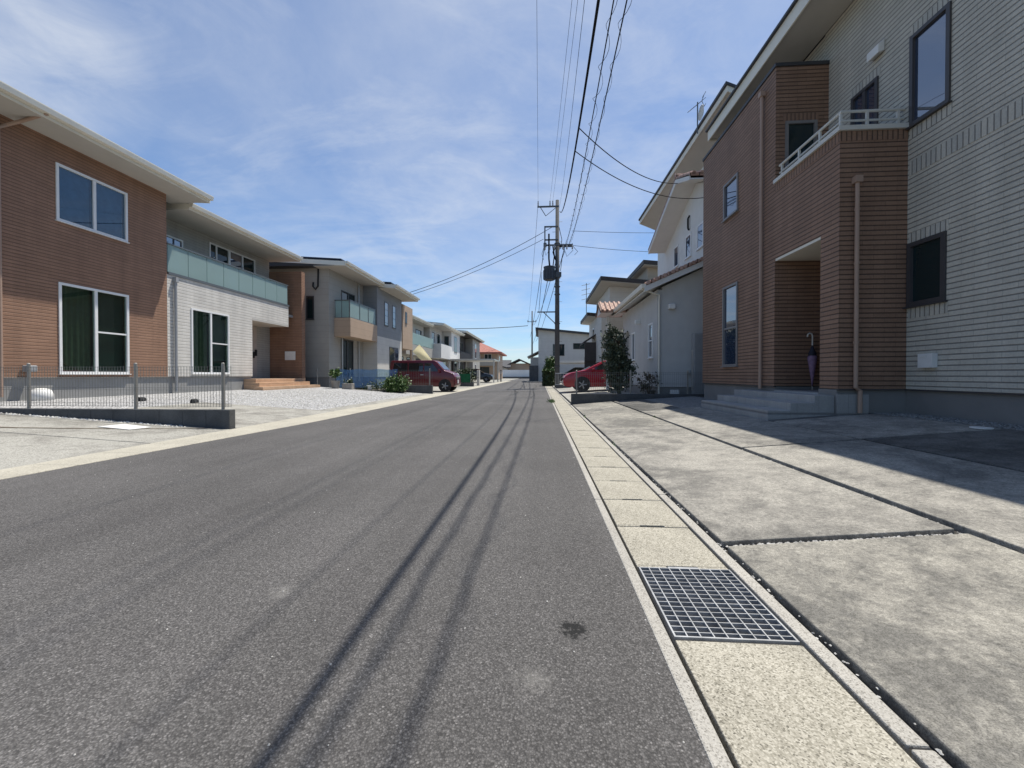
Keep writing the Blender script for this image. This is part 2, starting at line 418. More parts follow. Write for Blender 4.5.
# ------------------------------------------------------------------ walls and windows
def pt(ax, c, s, u, z, d):
    return (c + s * d, u, z) if ax == 'X' else (u, c + s * d, z)
def fbox(mb, ax, c, s, u0, u1, z0, z1, d0, d1):
    if ax == 'X':
        xa, xb = sorted((c + s * d0, c + s * d1)); return mb.box(xa, xb, u0, u1, z0, z1)
    ya, yb = sorted((c + s * d0, c + s * d1)); return mb.box(u0, u1, ya, yb, z0, z1)
def wall(mb, ax, c, s, u0, u1, z0, z1, th=.15, holes=()):
    us = sorted({u0, u1, *[h[0] for h in holes], *[h[1] for h in holes]}); us = [u for u in us if u0 <= u <= u1]
    zs = sorted({z0, z1, *[h[2] for h in holes], *[h[3] for h in holes]}); zs = [z for z in zs if z0 <= z <= z1]
    def solid(i, j):
        if not (0 <= i < len(us) - 1 and 0 <= j < len(zs) - 1): return False
        um = (us[i] + us[i + 1]) / 2; zm = (zs[j] + zs[j + 1]) / 2
        return not any(h[0] < um < h[1] and h[2] < zm < h[3] for h in holes)
    P = lambda u, z, d: pt(ax, c, s, u, z, d)
    for i in range(len(us) - 1):
        for j in range(len(zs) - 1):
            if not solid(i, j): continue
            a, b, e, f = us[i], us[i + 1], zs[j], zs[j + 1]
            for d in (0, -th): mb.quad(P(a, e, d), P(b, e, d), P(b, f, d), P(a, f, d))
            if not solid(i - 1, j): mb.quad(P(a, e, 0), P(a, f, 0), P(a, f, -th), P(a, e, -th))
            if not solid(i + 1, j): mb.quad(P(b, e, 0), P(b, f, 0), P(b, f, -th), P(b, e, -th))
            if not solid(i, j - 1): mb.quad(P(a, e, 0), P(b, e, 0), P(b, e, -th), P(a, e, -th))
            if not solid(i, j + 1): mb.quad(P(a, f, 0), P(b, f, 0), P(b, f, -th), P(a, f, -th))
    return mb
def bwall(name, m, root, *walls):
    mb = MB()
    for w in walls: wall(mb, *w[:7], **(w[7] if len(w) > 7 else {}))
    bm = bmesh.new()
    o = mb.build(name, m, root, recalc=False)
    bm.from_mesh(o.data); bmesh.ops.remove_doubles(bm, verts=bm.verts, dist=.0005)
    bmesh.ops.recalc_face_normals(bm, faces=bm.faces); bm.to_mesh(o.data); bm.free()
    return o

def window(root, ax, c, s, u0, u1, z0, z1, fm='frame_w', gm='glass', fw=.055, mull=(), rails=(), curtain=None, proud=.025, dep=.05, flush=False, sill=True, name='window'):
    """a window: frame mesh (part) > panes, curtain"""
    d0 = .004 if flush else -dep
    mb = MB()
    fbox(mb, ax, c, s, u0, u0 + fw, z0, z1, d0, proud); fbox(mb, ax, c, s, u1 - fw, u1, z0, z1, d0, proud)
    fbox(mb, ax, c, s, u0 + fw, u1 - fw, z1 - fw, z1, d0, proud); fbox(mb, ax, c, s, u0 + fw, u1 - fw, z0, z0 + fw, d0, proud)
    edges = [u0 + fw]
    for m in mull:
        fbox(mb, ax, c, s, m - fw * .6, m + fw * .6, z0 + fw, z1 - fw, d0 + .001, proud - .008); edges += [m - fw * .6, m + fw * .6]
    edges.append(u1 - fw)
    for k, rz in rails: fbox(mb, ax, c, s, edges[2 * k], edges[2 * k + 1], rz - .02, rz + .02, d0 + .002, proud - .014)
    if sill: fbox(mb, ax, c, s, u0 - .02, u1 + .02, z0 - .02, z0 - .001, d0 + .002, proud + .03)
    f = mb.build(name, fm, root)
    dp = (d0 + proud) / 2 - .006
    for k in range(len(edges) // 2):
        g = gm[k] if isinstance(gm, (list, tuple)) else gm
        fbox(MB(), ax, c, s, edges[2 * k] - .004, edges[2 * k + 1] + .004, z0 + fw - .004, z1 - fw + .004, dp, dp + .006).build('pane', g, f)
        cm = curtain[k] if isinstance(curtain, (list, tuple)) else curtain
        if cm and not flush:
            q = MB(); a, b = edges[2 * k], edges[2 * k + 1]; n = max(8, int((b - a) / .022)); pr_ = None
            for i in range(n + 1):
                u = a + (b - a) * i / n
                d = -.105 + (.018 * math.sin(i * 1.15 + k) + .008 * math.sin(i * .37) if cm == 'curtain' else 0)
                cur = (pt(ax, c, s, u, z0 + fw * .6, d), pt(ax, c, s, u, z1 - fw * .6, d))
                if pr_: q.quad(pr_[0], cur[0], cur[1], pr_[1])
                pr_ = cur
            q.build('curtain', cm, f, smooth=True, recalc=False)
    if not flush:
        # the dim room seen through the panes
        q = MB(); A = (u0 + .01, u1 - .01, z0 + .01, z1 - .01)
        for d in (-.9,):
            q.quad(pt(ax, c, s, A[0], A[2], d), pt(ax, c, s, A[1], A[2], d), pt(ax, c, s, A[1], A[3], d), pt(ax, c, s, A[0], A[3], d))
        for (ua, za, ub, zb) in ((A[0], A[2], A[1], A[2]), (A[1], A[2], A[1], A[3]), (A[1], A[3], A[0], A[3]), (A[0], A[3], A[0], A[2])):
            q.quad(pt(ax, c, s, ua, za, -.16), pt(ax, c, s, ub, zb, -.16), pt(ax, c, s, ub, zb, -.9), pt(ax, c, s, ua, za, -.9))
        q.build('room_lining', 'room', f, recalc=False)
    return f

def rail_gutter(mb, x, z, y0, y1, s):
    """box eave gutter running along Y, outer side s"""
    mb.prism([(x, y0, z), (x + s * .11, y0, z), (x + s * .13, y0, z + .1), (x + s * .13, y0, z + .12), (x, y0, z + .12)], (0, y1 - y0, 0))

# ================================================================== GROUND
def sheet(name, pts, m, thick=.05, kind='structure', parent=None):
    mb = MB(); mb.prism([(x, y, z) for x, y, z in pts], (0, 0, -thick)); o = mb.build(name, m, parent); struct(o, kind); return o
zl = lambda x: .06 * (-4.95 - x)          # left yards rise to the houses
zr = lambda x: .012 + .084 * (x - .9)       # right yard
zr2 = lambda x: .03 + .06 * (x - .9)

g = MB(); g.box(-400, 400, -60, 900, -.5, -.06); struct(g.build('ground', 'soil'))
g = MB(); g.box(-4.5, .376, -6, 101, -.05, 0)
# slight narrowing of the far road and a T end
struct(g.build('road', 'asphalt'))
g = MB()
g.quad((-2.9, 20.6, .004), (.3, 20.9, .004), (.3, 21.2, .004), (-2.9, 21.0, .004))
pl = [(-1.25 + .18 * math.sin(i * 1.1) + R.uniform(-.06, .06), 17 + i * 1.6) for i in range(12)]
for (a, b), (c, d) in zip(pl, pl[1:]): g.quad((a - .03, b, .004), (a + .03, b, .004), (c + .03, d, .004), (c - .03, d, .004))
pl = [(-.35 + .1 * math.sin(i * .9) + R.uniform(-.05, .05), 15.5 + i * 1.7) for i in range(14)]
for (a, b), (c, d) in zip(pl, pl[1:]): g.quad((a - .025, b, .006), (a + .025, b, .006), (c + .025, d, .006), (c - .025, d, .006))
struct(g.build('road_seam', 'seam', recalc=False))
# right gutter: kerb edge, channel, covers, back edge
g = MB()
y = -3.14
while y < 47:
    g.box(.376, .424, y, y + 1.992, -.1, .004); y += 2.0
struct(g.build('gutter_kerb', 'kerb', bevel=.006))
g = MB(); g.box(.424, .438, -3, 47, -.1, -.03); g.box(.834, .848, -3, 47, -.1, -.03); g.box(.438, .834, -3, 47, -.4, -.25); g.box(.905, .94, -3, 47, -.1, -.02)
struct(g.build('gutter_channel', 'groove'))
g = MB(); y = -3.
while y < 47:
    g.box(.848, .9, y, y + 1.992, -.1, .004); y += 2.0
struct(g.build('gutter_back_edge', 'kerb', bevel=.005))
def cover_mb(y0):
    mb = MB(); a, b, c, d = .438, .834, y0 + .004, y0 + .496
    # slit handhole at each end: cut by building the cover as strips
    mb.box(a, b, c + .018, d, -.09, 0.002)
    mb.box(a, a + .13, c, c + .018, -.09, .002); mb.box(b - .13, b, c, c + .018, -.09, .002)
    return mb
first = None
for k in range(96):
    y0 = -1.14 + .5 * k
    if k == 5: continue        # the steel grate lies here
    if first is None:
        root = cover_mb(0).build('gutter_cover', 'cover', bevel=.004)
        tag(root, 'pale washed aggregate concrete cover in the row along the roadside gutter', 'gutter cover', 'concrete covers along the right gutter')
        first = root; root.location = (0, y0, 0)
    else:
        c = first.copy(); COL.objects.link(c); c.location = (R.uniform(-.002, .002), y0, R.uniform(-.002, .002))
# steel grate
t = thing('gutter_grate', 'galvanised steel drain grate set between the pale gutter covers', 'drain grate', (.644, 1.61, 0))
x0, x1, y0, y1 = .44, .832, 1.366, 1.856
g = MB(); g.box(x0, x0 + .006, y0, y1, -.04, .004); g.box(x1 - .006, x1, y0, y1, -.04, .004); g.box(x0 + .006, x1 - .006, y0, y0 + .006, -.04, .004); g.box(x0 + .006, x1 - .006, y1 - .006, y1, -.04, .004)
g.box(x0 + .13, x1 - .13, y1 + .0005, y1 + .012, -.04, .003)
g.build('frame', 'gratesteel', t)
g = MB()
for i in range(1, 16):
    yy = y0 + (y1 - y0) * i / 16; g.box(x0 + .006, x1 - .006, yy - .0016, yy + .0016, -.038, .002)
g.build('bearing_bars', 'gratesteel', t)
g = MB()
for i in range(1, 9):
    xx = x0 + (x1 - x0) * i / 9; g.box(xx - .002, xx + .002, y0 + .006, y1 - .006, -.012, .0035)
g.build('cross_rods', 'gratesteel', t)

# right-hand driveway: bed + slabs with open joints
BED = [(.905, -3, zr(.9) - .045), (5.3, -3, zr(4.6) - .045), (5.3, 11.9, zr(4.6) - .045), (.905, 11.9, zr(.9) - .045)]
g = MB(); g.quad((.94, -3, zr(.94) - .035), (4.7, -3, zr(4.7) - .035), (4.7, 11.85, zr(4.7) - .035), (.94, 11.85, zr(.94) - .035)); struct(g.build('driveway_bed', 'groove', recalc=False))
def slab(x0, x1, y0, y1, m):
    mb = MB()
    mb.hexa([(x0, y0, zr(x0) - .05), (x1, y0, zr(x1) - .05), (x1, y1, zr(x1) - .05), (x0, y1, zr(x0) - .05)],
            [(x0, y0, zr(x0)), (x1, y0, zr(x1)), (x1, y1, zr(x1)), (x0, y1, zr(x0))])
    struct(mb.build('driveway_slab', m, bevel=.006))
slab(.926, 2.035, -3, 2.09, 'slab2'); slab(.926, 2.03, 2.145, 6.33, 'slab'); slab(.926, 2.035, 6.335, 7.3, 'slab2'); slab(.926, 2.035, 7.304, 11.85, 'slab2')
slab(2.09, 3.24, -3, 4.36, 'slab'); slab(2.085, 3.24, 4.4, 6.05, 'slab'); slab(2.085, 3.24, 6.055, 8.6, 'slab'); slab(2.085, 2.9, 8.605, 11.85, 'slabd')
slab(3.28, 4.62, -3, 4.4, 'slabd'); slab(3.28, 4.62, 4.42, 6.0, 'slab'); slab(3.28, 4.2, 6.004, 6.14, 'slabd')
g = MB(); g.quad((4.62, -3, .322), (5.12, -3, .322), (5.12, 6.2, .322), (4.62, 6.2, .322)); struct(g.build('gravel_strip', 'greystone', recalc=False), 'stuff')
g = MB(); g.hexa([(2.92, 8.7, zr(2.92) - .06), (5, 8.7, .26), (5, 11.85, .26), (2.92, 11.85, zr(2.92) - .06)], [(2.92, 8.7, zr(2.92) - .012), (5, 8.7, .31), (5, 11.85, .31), (2.92, 11.85, zr(2.92) - .012)]); struct(g.build('gravel_bed', 'greystone'), 'stuff')
# loose stones in the joints and on the gravel strip
def stones(name, m, spots, kind='stuff'):
    mb = MB()
    for (x, y, z, r) in spots:
        ang = R.uniform(0, 6.3); vs = []
        for (a, b, h) in ((1, 0, 0), (.3, .9, .1), (-.8, .5, -.05), (-.7, -.6, .1), (.4, -.9, 0)):
            ca, sa = math.cos(ang), math.sin(ang); k = r * R.uniform(.7, 1.15)
            vs.append((x + (a * ca - b * sa) * k, y + (a * sa + b * ca) * k, z + h * r))
        vs += [(x + R.uniform(-.3, .3) * r, y + R.uniform(-.3, .3) * r, z + r * R.uniform(.5, .9)), (x, y, z - r * .5)]
        mb.add(vs, [(i, (i + 1) % 5, 5) for i in range(5)] + [((i + 1) % 5, i, 6) for i in range(5)])
    return struct(mb.build(name, m), kind)
sp = []
for _ in range(420): x = R.uniform(.94, 2.05); sp.append((x, R.uniform(2.09, 2.14), zr(x) - .022, R.uniform(.004, .011)))
for _ in range(700): sp.append((R.uniform(2.035, 2.085), R.uniform(.8, 10), zr(2.05) - .026, R.uniform(.004, .011)))
for _ in range(160): x = R.uniform(2.09, 3.2); sp.append((x, R.uniform(4.36, 4.4), zr(x) - .026, R.uniform(.004, .01)))
for _ in range(200): sp.append((R.uniform(.9, .94), R.uniform(.8, 6), .0, R.uniform(.003, .007)))
stones('joint_gravel', 'stone', sp)
stones('grey_pebbles', 'greystone', [(R.uniform(4.62, 5.08), R.uniform(2, 6.1), .325, R.uniform(.008, .02)) for _ in range(2200)])
stones('road_grit', 'stone', [((lambda u: (R.uniform(-4.1, .37), u, .0, R.uniform(.0018, .0045)))(R.uniform(.8, 7))) for _ in range(260)] + [(R.gauss(.36, .03), R.uniform(.8, 14), 0, R.uniform(.0015, .004)) for _ in range(260)])
# round inspection cover
t = thing('inspection_cover', 'round white drain cover let into the dark slab by the grey tiled house', 'drain cover', (4.5, 4.5, zr(4.5)))
MB().lathe((4.5, 4.5, zr(4.5)), [(.0, .0), (.085, 0), (.085, .012), (.0, .013)], 20).build('lid', 'whitep', t)

# left kerb, yards
g = MB(); y = -3
while y < 60:
    xo = .0
    xi = -4.42 + .3 * min(1, max(0, (y - 3) / 4.4)); xj = -4.42 + .3 * min(1, max(0, (y - 2.4) / 4.4))
    g.hexa([(-4.86, y, -.1), (xi, y, -.1), (xj, y + .597, -.1), (-4.86, y + .597, -.1)], [(-4.86, y, .006), (xi, y, .006), (xj, y + .597, .006), (-4.86, y + .597, .006)]); y += .6
struct(g.build('left_kerb', 'lkerb', bevel=.006))
g = MB(); g.box(-4.895, -4.865, -3, 60, -.1, -.02); struct(g.build('kerb_groove', 'groove'))
def lyard(x0, x1, y0, y1, m, dz=0, name='yard', kind='structure'):
    mb = MB(); mb.hexa([(x1, y0, zl(x1) - .2 + dz), (x0, y0, zl(x0) - .2 + dz), (x0, y1, zl(x0) - .2 + dz), (x1, y1, zl(x1) - .2 + dz)],
                       [(x1, y0, zl(x1) + dz), (x0, y0, zl(x0) + dz), (x0, y1, zl(x0) + dz), (x1, y1, zl(x1) + dz)])
    return struct(mb.build(name, m), kind)
lyard(-4.9, -9, -4, 4.83, 'yardc'); lyard(-4.9, -7.4, 4.86, 6.19, 'yardc', -.002)
lyard(-7.4, -9, 4.86, 6.19, 'yardc', -.004); lyard(-9, -40, -4, 6.19, 'yardc', -.08)
lyard(-4.9, -8.2, 6.34, 8.1, 'yardc'); lyard(-4.9, -8.2, 8.14, 9.5, 'yardc', -.003); lyard(-4.9, -5.3, 9.54, 18.5, 'yardc', -.004)
lyard(-5.3, -10.2, 9.54, 18.5, 'gravel', -.01, 'gravel_yard', 'stuff'); lyard(-8.2, -10.2, 6.34, 9.54, 'gravel', -.012, 'gravel_side_yard', 'stuff')
g = MB(); g.box(-40, -10.2, 6.19, 18.5, -.1, zl(-10.2) - .012); struct(g.build('house_plot', 'gravel'))
g = MB(); g.hexa([(-40, 18.6, -.1), (-4.9, 18.6, -.1), (-4.9, 100, -.1), (-40, 100, -.1)], [(-40, 18.6, .3), (-4.9, 18.6, 0), (-4.9, 100, 0), (-40, 100, .3)]); struct(g.build('far_yards', 'yardc'))
g = MB(); g.hexa([(.95, 12.1, -.1), (40, 12.1, -.1), (40, 47, -.1), (.95, 47, -.1)], [(.95, 12.1, .03), (4.6, 12.1, .26), (4.6, 47, .26), (.95, 47, .03)]); struct(g.build('neighbour_yard', 'yardc'))
g = MB(); g.box(4.6, 40, 12.1, 47, -.1, .258); g.box(5, 40, -3, 12.05, -.1, .3); struct(g.build('right_plots', 'soil'))
g = MB(); g.box(-1.5, 30, 47.05, 100, -.1, .1); struct(g.build('far_plot', 'yardc'))
stones('white_stones', 'stone', [((lambda x: (x, R.uniform(9.6, 16), zl(x) - .005, R.uniform(.008, .022)))(R.uniform(-9.8, -5.3))) for _ in range(2600)] +
       [((lambda x: (x, R.uniform(6.08, 6.19), zl(x) - .005, R.uniform(.01, .03)))(R.uniform(-9, -5.6))) for _ in range(260)])
t = thing('pavement_plate', 'flat white plate lying on the concrete in front of the low block wall', 'plate', (-6.2, 5.75, zl(-6.2)))
MB().prism([(-6.5, 5.6, zl(-6.5) + .004), (-5.95, 5.55, zl(-5.95) + .004), (-5.9, 5.85, zl(-5.9) + .004), (-6.45, 5.95, zl(-6.45) + .004)], (0, 0, .006)).build('plate', 'whitep', t)
g = MB(); P_ = [(-9, 4.86), (-8, 4.95), (-7.2, 5.12), (-6.5, 5.4), (-5.9, 5.7), (-5.5, 5.95), (-5.2, 6.15)]
for (a, b), (c, d) in zip(P_, P_[1:]): g.quad((a, b, zl(a) + .004), (c, d, zl(c) + .004), (c + .03, d + .05, zl(c) + .004), (a + .02, b + .05, zl(a) + .004))
struct(g.build('joint_line', 'bark', recalc=False))

# ================================================================== fences
def mesh_fence(label, ax, c, u0, u1, z0, z1, posts, group=None, step=.05, pz=.05, post_m='meshp'):
    mid = (u0 + u1) / 2
    t = thing('mesh_fence', label, 'fence', (mid, c, z0) if ax == 'Y' else (c, mid, z0), group)
    mb = MB(); r = .0021
    n = int((u1 - u0) / step)
    for i in range(n + 1):
        u = u0 + (u1 - u0) * i / n
        a = (u - r, u + r, c - r, c + r) if ax == 'Y' else (c - r, c + r, u - r, u + r)
        mb.box(*a, z0 + .04, z1)
    h = z1 - z0
    for zz in (z0 + .05, z0 + .1, z0 + h * .45, z0 + h * .5, z1 - .06, z1 - .01):
        a = (u0, u1, c + r, c + 3 * r) if ax == 'Y' else (c + r, c + 3 * r, u0, u1)
        mb.box(*a, zz - r, zz + r)
    mb.build('mesh_panel', 'mesh', t)
    for p in posts:
        mb = MB(); q = (p, c + .03) if ax == 'Y' else (c + .03, p)
        mb.lathe((q[0], q[1], z0), [(.024, -.02), (.024, h + pz), (.014, h + pz + .008)], 10); mb.build('post', post_m, t, smooth=False)
    return t
def block_wall(label, x0, x1, y0, y1, z0, z1, n):
    t = thing('block_wall', label, 'low wall', ((x0 + x1) / 2, (y0 + y1) / 2, z0))
    mb = MB()
    L = (x1 - x0)
    for i in range(n):
        mb.box(x0 + L * i / n + .001, x0 + L * (i + 1) / n - .004, y0, y1, z0, z1)
    mb.box(x0, x1 - .01, y0 + .006, y1 - .006, z0, z1 - .006)
    mb.build('blocks', 'block', t, bevel=.006)
    return t
block_wall('dark concrete block kerb running back from the street below the nearest left fence', -12.5, -4.93, 6.2, 6.33, -.06, .303, 19)
mesh_fence('grey wire mesh fence on the dark block kerb before the brown tiled house', 'Y', 6.26, -12.5, -4.95, .303, 1.0, (-5.11, -6.62, -8.53, -10.6))
block_wall('low block kerb beside the dark red van on the left', -6.2, -4.95, 18.6, 18.75, -.06, .38, 3)
mesh_fence('wire mesh fence draped with blue net before the taupe house', 'Y', 18.67, -10.6, -4.98, .36, 1.1, (-5.1, -7.0, -8.9, -10.5), step=.08)
t = thing('blue_net', 'translucent blue net hung along the mesh fence before the taupe house', 'net', (-7.8, 18.62, .4))
mb = MB(); prev = None
for i in range(41):
    x = -9.6 + 3.0 * i / 40; cur = ((x, 18.62 + .012 * math.sin(i * 1.7), .28), (x, 18.62 + .012 * math.sin(i * 1.3 + 1), 1.12 + .02 * math.sin(i * .5)))
    if prev: mb.quad(prev[0], cur[0], cur[1], prev[1])
    prev = cur
mb.build('net_sheet', 'bluenet', t, recalc=False)
block_wall('dark block kerb between the brown tiled house and the red car', .9, 5.6, 11.9, 12.05, -.02, .32, 12)
mesh_fence('wire mesh fence on the block kerb in front of the grey stucco house', 'Y', 11.97, 1.0, 5.5, .32, .94, (1.06, 2.6, 4.2), step=.06)

# ================================================================== HOUSE A (left, two-tone)
A = thing('house', 'brown tiled house with white wing, green glass balcony and cream eaves, nearest on the left', 'house', (-11.2, 12, .31), 'houses along the street')
XA, XB, ZB, ZE = -11.2, -12.5, .81, 6.29
wu = (8.8, 10.45, 4.46, 5.79); wl = (8.83, 10.46, .89, 3.03); ww = (12.47, 14.08, .9, 3.02)
bwall('brown_wall', 'a_brown', A, ('X', XA, 1, 4.0, 11.63, ZB, ZE, dict(holes=(wu, wl))), ('Y', 4.0, -1, -20, XA - .15, ZB, ZE))
bwall('white_wall', 'a_white', A, ('X', XA, 1, 11.632, 15.29, ZB, 3.9, dict(holes=(ww,), th=.15)), ('X', XA, 1, 15.29, 17.6, 3.08, 3.9))
bwall('upper_wall', 'a_upper', A, ('X', XB, 1, 11.632, 18.2, 3.0, 6.2, dict(holes=((12.75, 13.6, 3.75, 5.57), (14.75, 17.25, 3.75, 5.9)))),)
g = MB(); wall(g, 'Y', 18.2, -1, XB - .2, -10.95, ZB - .2, 5.62, .28); g.build('wing_wall', 'a_brown', A)
g = MB(); g.box(-20, XB - 1.1, 11.7, 18.3, .3, 6.1); g.box(-20, XA - 1.15, 4.2, 11.6, .3, 6.2); g.build('core', 'a_upper', A)
g = MB(); g.box(-20, XA - .03, 4.05, 11.63, .1, ZB - .012); g.box(-20, XA - .032, 11.63, 15.25, .1, ZB - .012); g.box(-20, XB - .03, 15.25, 18.2, .1, .72); g.box(XB - .2, -10.99, 18.2, 18.45, .1, ZB - .21); g.build('foundation', 'foundation', A)
g = MB(); g.box(XA - .02, XA + .012, 4.0, 15.28, ZB - .012, ZB - .002); g.build('base_trim', 'alu', A)
# entrance recess
g = MB(); wall(g, 'Y', 15.29, 1, XB, XA - .16, ZB, 3.08, .1); g.build('porch_side_wall', 'a_white', A)
g = MB(); wall(g, 'X', XB + .02, 1, 15.3, 18.19, .7, 3.08, .06, holes=((16.3, 17.3, .72, 2.95),)); g.build('porch_back_wall', 'a_upper', A)
g = MB(); g.box(XB, XA - .001, 15.3, 17.6, 3.0, 3.078); g.build('porch_ceiling', 'soffit', A)
d = MB(); d.box(XB - .04, XB + .03, 16.3, 17.3, .72, 2.95); d = d.build('door', 'doorl', A)
g = MB(); g.box(XB + .031, XB + .05, 16.32, 16.52, .72, 2.9); g.build('door_side_panel', 'door', d)
for zz in (1.75, 1.85): g = MB(); g.box(XB + .031, XB + .08, 17.0 + (zz - 1.75) * 1.6, 17.1 + (zz - 1.75) * 1.6, zz - .15, zz + .12); g.build('handle', 'black', d)
g = MB(); g.box(-11.75, -11.25, 18.17, 18.195, 1.55, 1.95); g.build('letterbox', 'whitep', A, bevel=.01)
for k, (xf, zt) in enumerate(((-10.05, .42), (-10.4, .57), (-10.75, .71))):
    g = MB(); x1 = (-10.05, -10.4, -10.75)[k]; x0 = (-10.4, -10.75, -12.02)[k]; g.box(x0 + (.001 if k < 2 else 0), x1, 14.25 + .3 * k, 18.15 - (.25 * k if k < 2 else .0), .1, zt); g.build('entrance_step', 'otile', A)
# windows
window(A, 'X', XA, 1, *wu, gm=['glass_u', 'glass_u'], mull=(9.63,), curtain=['blind', 'blind'])
window(A, 'X', XA, 1, *wl, gm=['glass_c', 'glass_c'], mull=(9.64,), rails=((1, 1.95),), curtain=['curtain', 'screen'])
window(A, 'X', XA, 1, *ww, gm=['glass_c', 'glass_c'], mull=(13.27,), rails=((1, 1.95),), curtain=['curtain', 'screen'])
window(A, 'X', XB, 1, 12.75, 13.6, 3.75, 5.57, gm='glass_sky')
window(A, 'X', XB, 1, 14.75, 15.75, 3.75, 5.9, gm=['glass', 'glass'], mull=(15.1,)); window(A, 'X', XB, 1, 15.75, 17.25, 3.75, 5.9, gm=['glass_sky', 'glass'], mull=(16.5,))
# balcony
g = MB(); g.box(XB, XA - .16, 11.64, 18.19, 3.5, 3.6); g.build('balcony_floor', 'foundation', A)
b = MB(); b.box(XA - .1, XA + .03, 11.66, 17.62, 3.9, 3.98); b.build('balcony_sill', 'alud', A)
b = MB(); b.box(XA - .07, XA, 11.66, 17.6, 4.82, 4.86)
b = b.build('balcony_rail', 'alud', A)
n = 8
for i in range(n):
    a = 11.68 + (17.58 - 11.68) * i / n; e = 11.68 + (17.58 - 11.68) * (i + 1) / n
    g = MB(); g.box(XA - .04, XA - .03, a + .012, e - .012, 3.99, 4.82); g.build('glass_panel', 'frost', b)
g = MB()
for i in range(n + 1):
    a = 11.68 + (17.58 - 11.68) * i / n; g.box(XA - .062, XA - .041, a - .012, a + .012, 3.98, 4.82)
g.build('baluster', 'alud', b)
g = MB()
for z_ in (4.95, 5.1): g.tube([(XB + .45, 14.3, z_), (XB + .45, 16, z_)], .018, 6)
g.tube([(XB, 14.4, 5.2), (XB + .5, 14.4, 5.2)], .02, 6); g.tube([(XB, 15.9, 5.2), (XB + .5, 15.9, 5.2)], .02, 6); g.build('laundry_bar', 'alu', A)
# roofs with eaves
def lroof(root, xe, xw, y0, y1, zs, pitch, rm='roofd', depth=9, soff='soffit', fasc=.17, solar=None, gut=True, s=1, soffx=None):
    """mono slope rising away from the street; s=1 street side is +X, else -X"""
    xb = xe - s * depth
    m = MB(); m.box(*sorted((xe, soffx if soffx is not None else xw - s * .5)), y0, y1, zs, zs + .02); m.build('soffit', soff, root)
    m = MB(); m.prism([(xe - s * .02, y0, zs + .03), (xe - s * .02, y0, zs + fasc + .03), (xb, y0, zs + fasc + .03 + pitch * depth), (xb, y0, zs + .03)], (0, y1 - y0, 0)); r = m.build('roof', rm, root)
    m = MB(); m.box(*sorted((xe, xe + s * .03)), y0 - .03, y1 + .03, zs - .01, zs + fasc)
    m.prism([(xe, y0 - .001, zs - .01), (xe, y0 - .001, zs + fasc), (xb, y0 - .001, zs + fasc + pitch * depth), (xb, y0 - .001, zs + pitch * depth - .02)], (0, -.03, 0))
    m.prism([(xe, y1 + .001, zs - .01), (xe, y1 + .001, zs + fasc), (xb, y1 + .001, zs + fasc + pitch * depth), (xb, y1 + .001, zs + pitch * depth - .02)], (0, .03, 0))
    m.build('fascia', 'fascia', root)
    if gut:
        m = MB(); rail_gutter(m, xe + s * .032, zs + fasc - .11, y0 - .02, y1 + .02, s); m.build('eave_gutter', 'fascia', root)
    if solar:
        m = MB(); a, e = solar; nx = xe - s * .25; k = .06
        m.prism([(nx, y0 + a, zs + fasc + .1 + pitch * .25), (nx, y0 + a, zs + fasc + .16 + pitch * .25), (nx - s * 4, y0 + a, zs + fasc + .16 + pitch * 4.25), (nx - s * 4, y0 + a, zs + fasc + .1 + pitch * 4.25)], (0, e - a, 0)); m.build('solar_panel', 'solar', r)
lroof(A, -10.42, XA, 3.2, 12.29, ZE, .06)
lroof(A, -11.12, XB, 12.33, 18.35, 6.12, .06, depth=8)
g = MB(); g.tube([(-10.35, 8.0, 6.36), (-10.9, 7.98, 6.22), (-11.14, 7.9, 6.1), (-11.14, 7.75, 5.95), (-11.14, 7.75, .4)], .035, 8); g.build('downpipe', 'tan', A)
g = MB(); g.tube([(-11.14, 11.86, 3.75), (-11.14, 11.86, .35)], .04, 8); g.box(-11.19, -11.08, 11.81, 11.91, 3.7, 3.85); g.build('downpipe', 'greyp', A)
# vent hood and pipe cover at the base
g = MB(); g.box(-11.18, -11.03, 8.12, 8.3, .93, 1.07); g.build('wall_vent', 'greyp', A, bevel=.02)
t = thing('hose_box', 'small white domed box on the gravel at the foot of the brown wall', 'box', (-10.85, 8.35, .3))
MB().lathe((-10.9, 8.25, .3), [(.2, 0), (.19, .14), (.15, .24), (.06, .27), (0, .27)], 14).build('shell', 'whitep', t, smooth=True)
for i, (x, y_, l) in enumerate(((-9.3, 9.0, 'small dark wheel stop on the gravel, left one behind the mesh fence'), (-8.3, 9.35, 'small dark wheel stop on the gravel, right one behind the mesh fence'))):
    t = thing('wheel_stop', l, 'wheel stop', (x, y_, zl(x)), 'wheel stops')
    z = zl(x) - .01; MB().prism([(x - .07, y_ - .1, z), (x + .07, y_ - .1, z), (x + .05, y_ - .1, z + .08), (x - .03, y_ - .1, z + .1)], (0, .14, 0)).build('stop', 'black', t, bevel=.015)

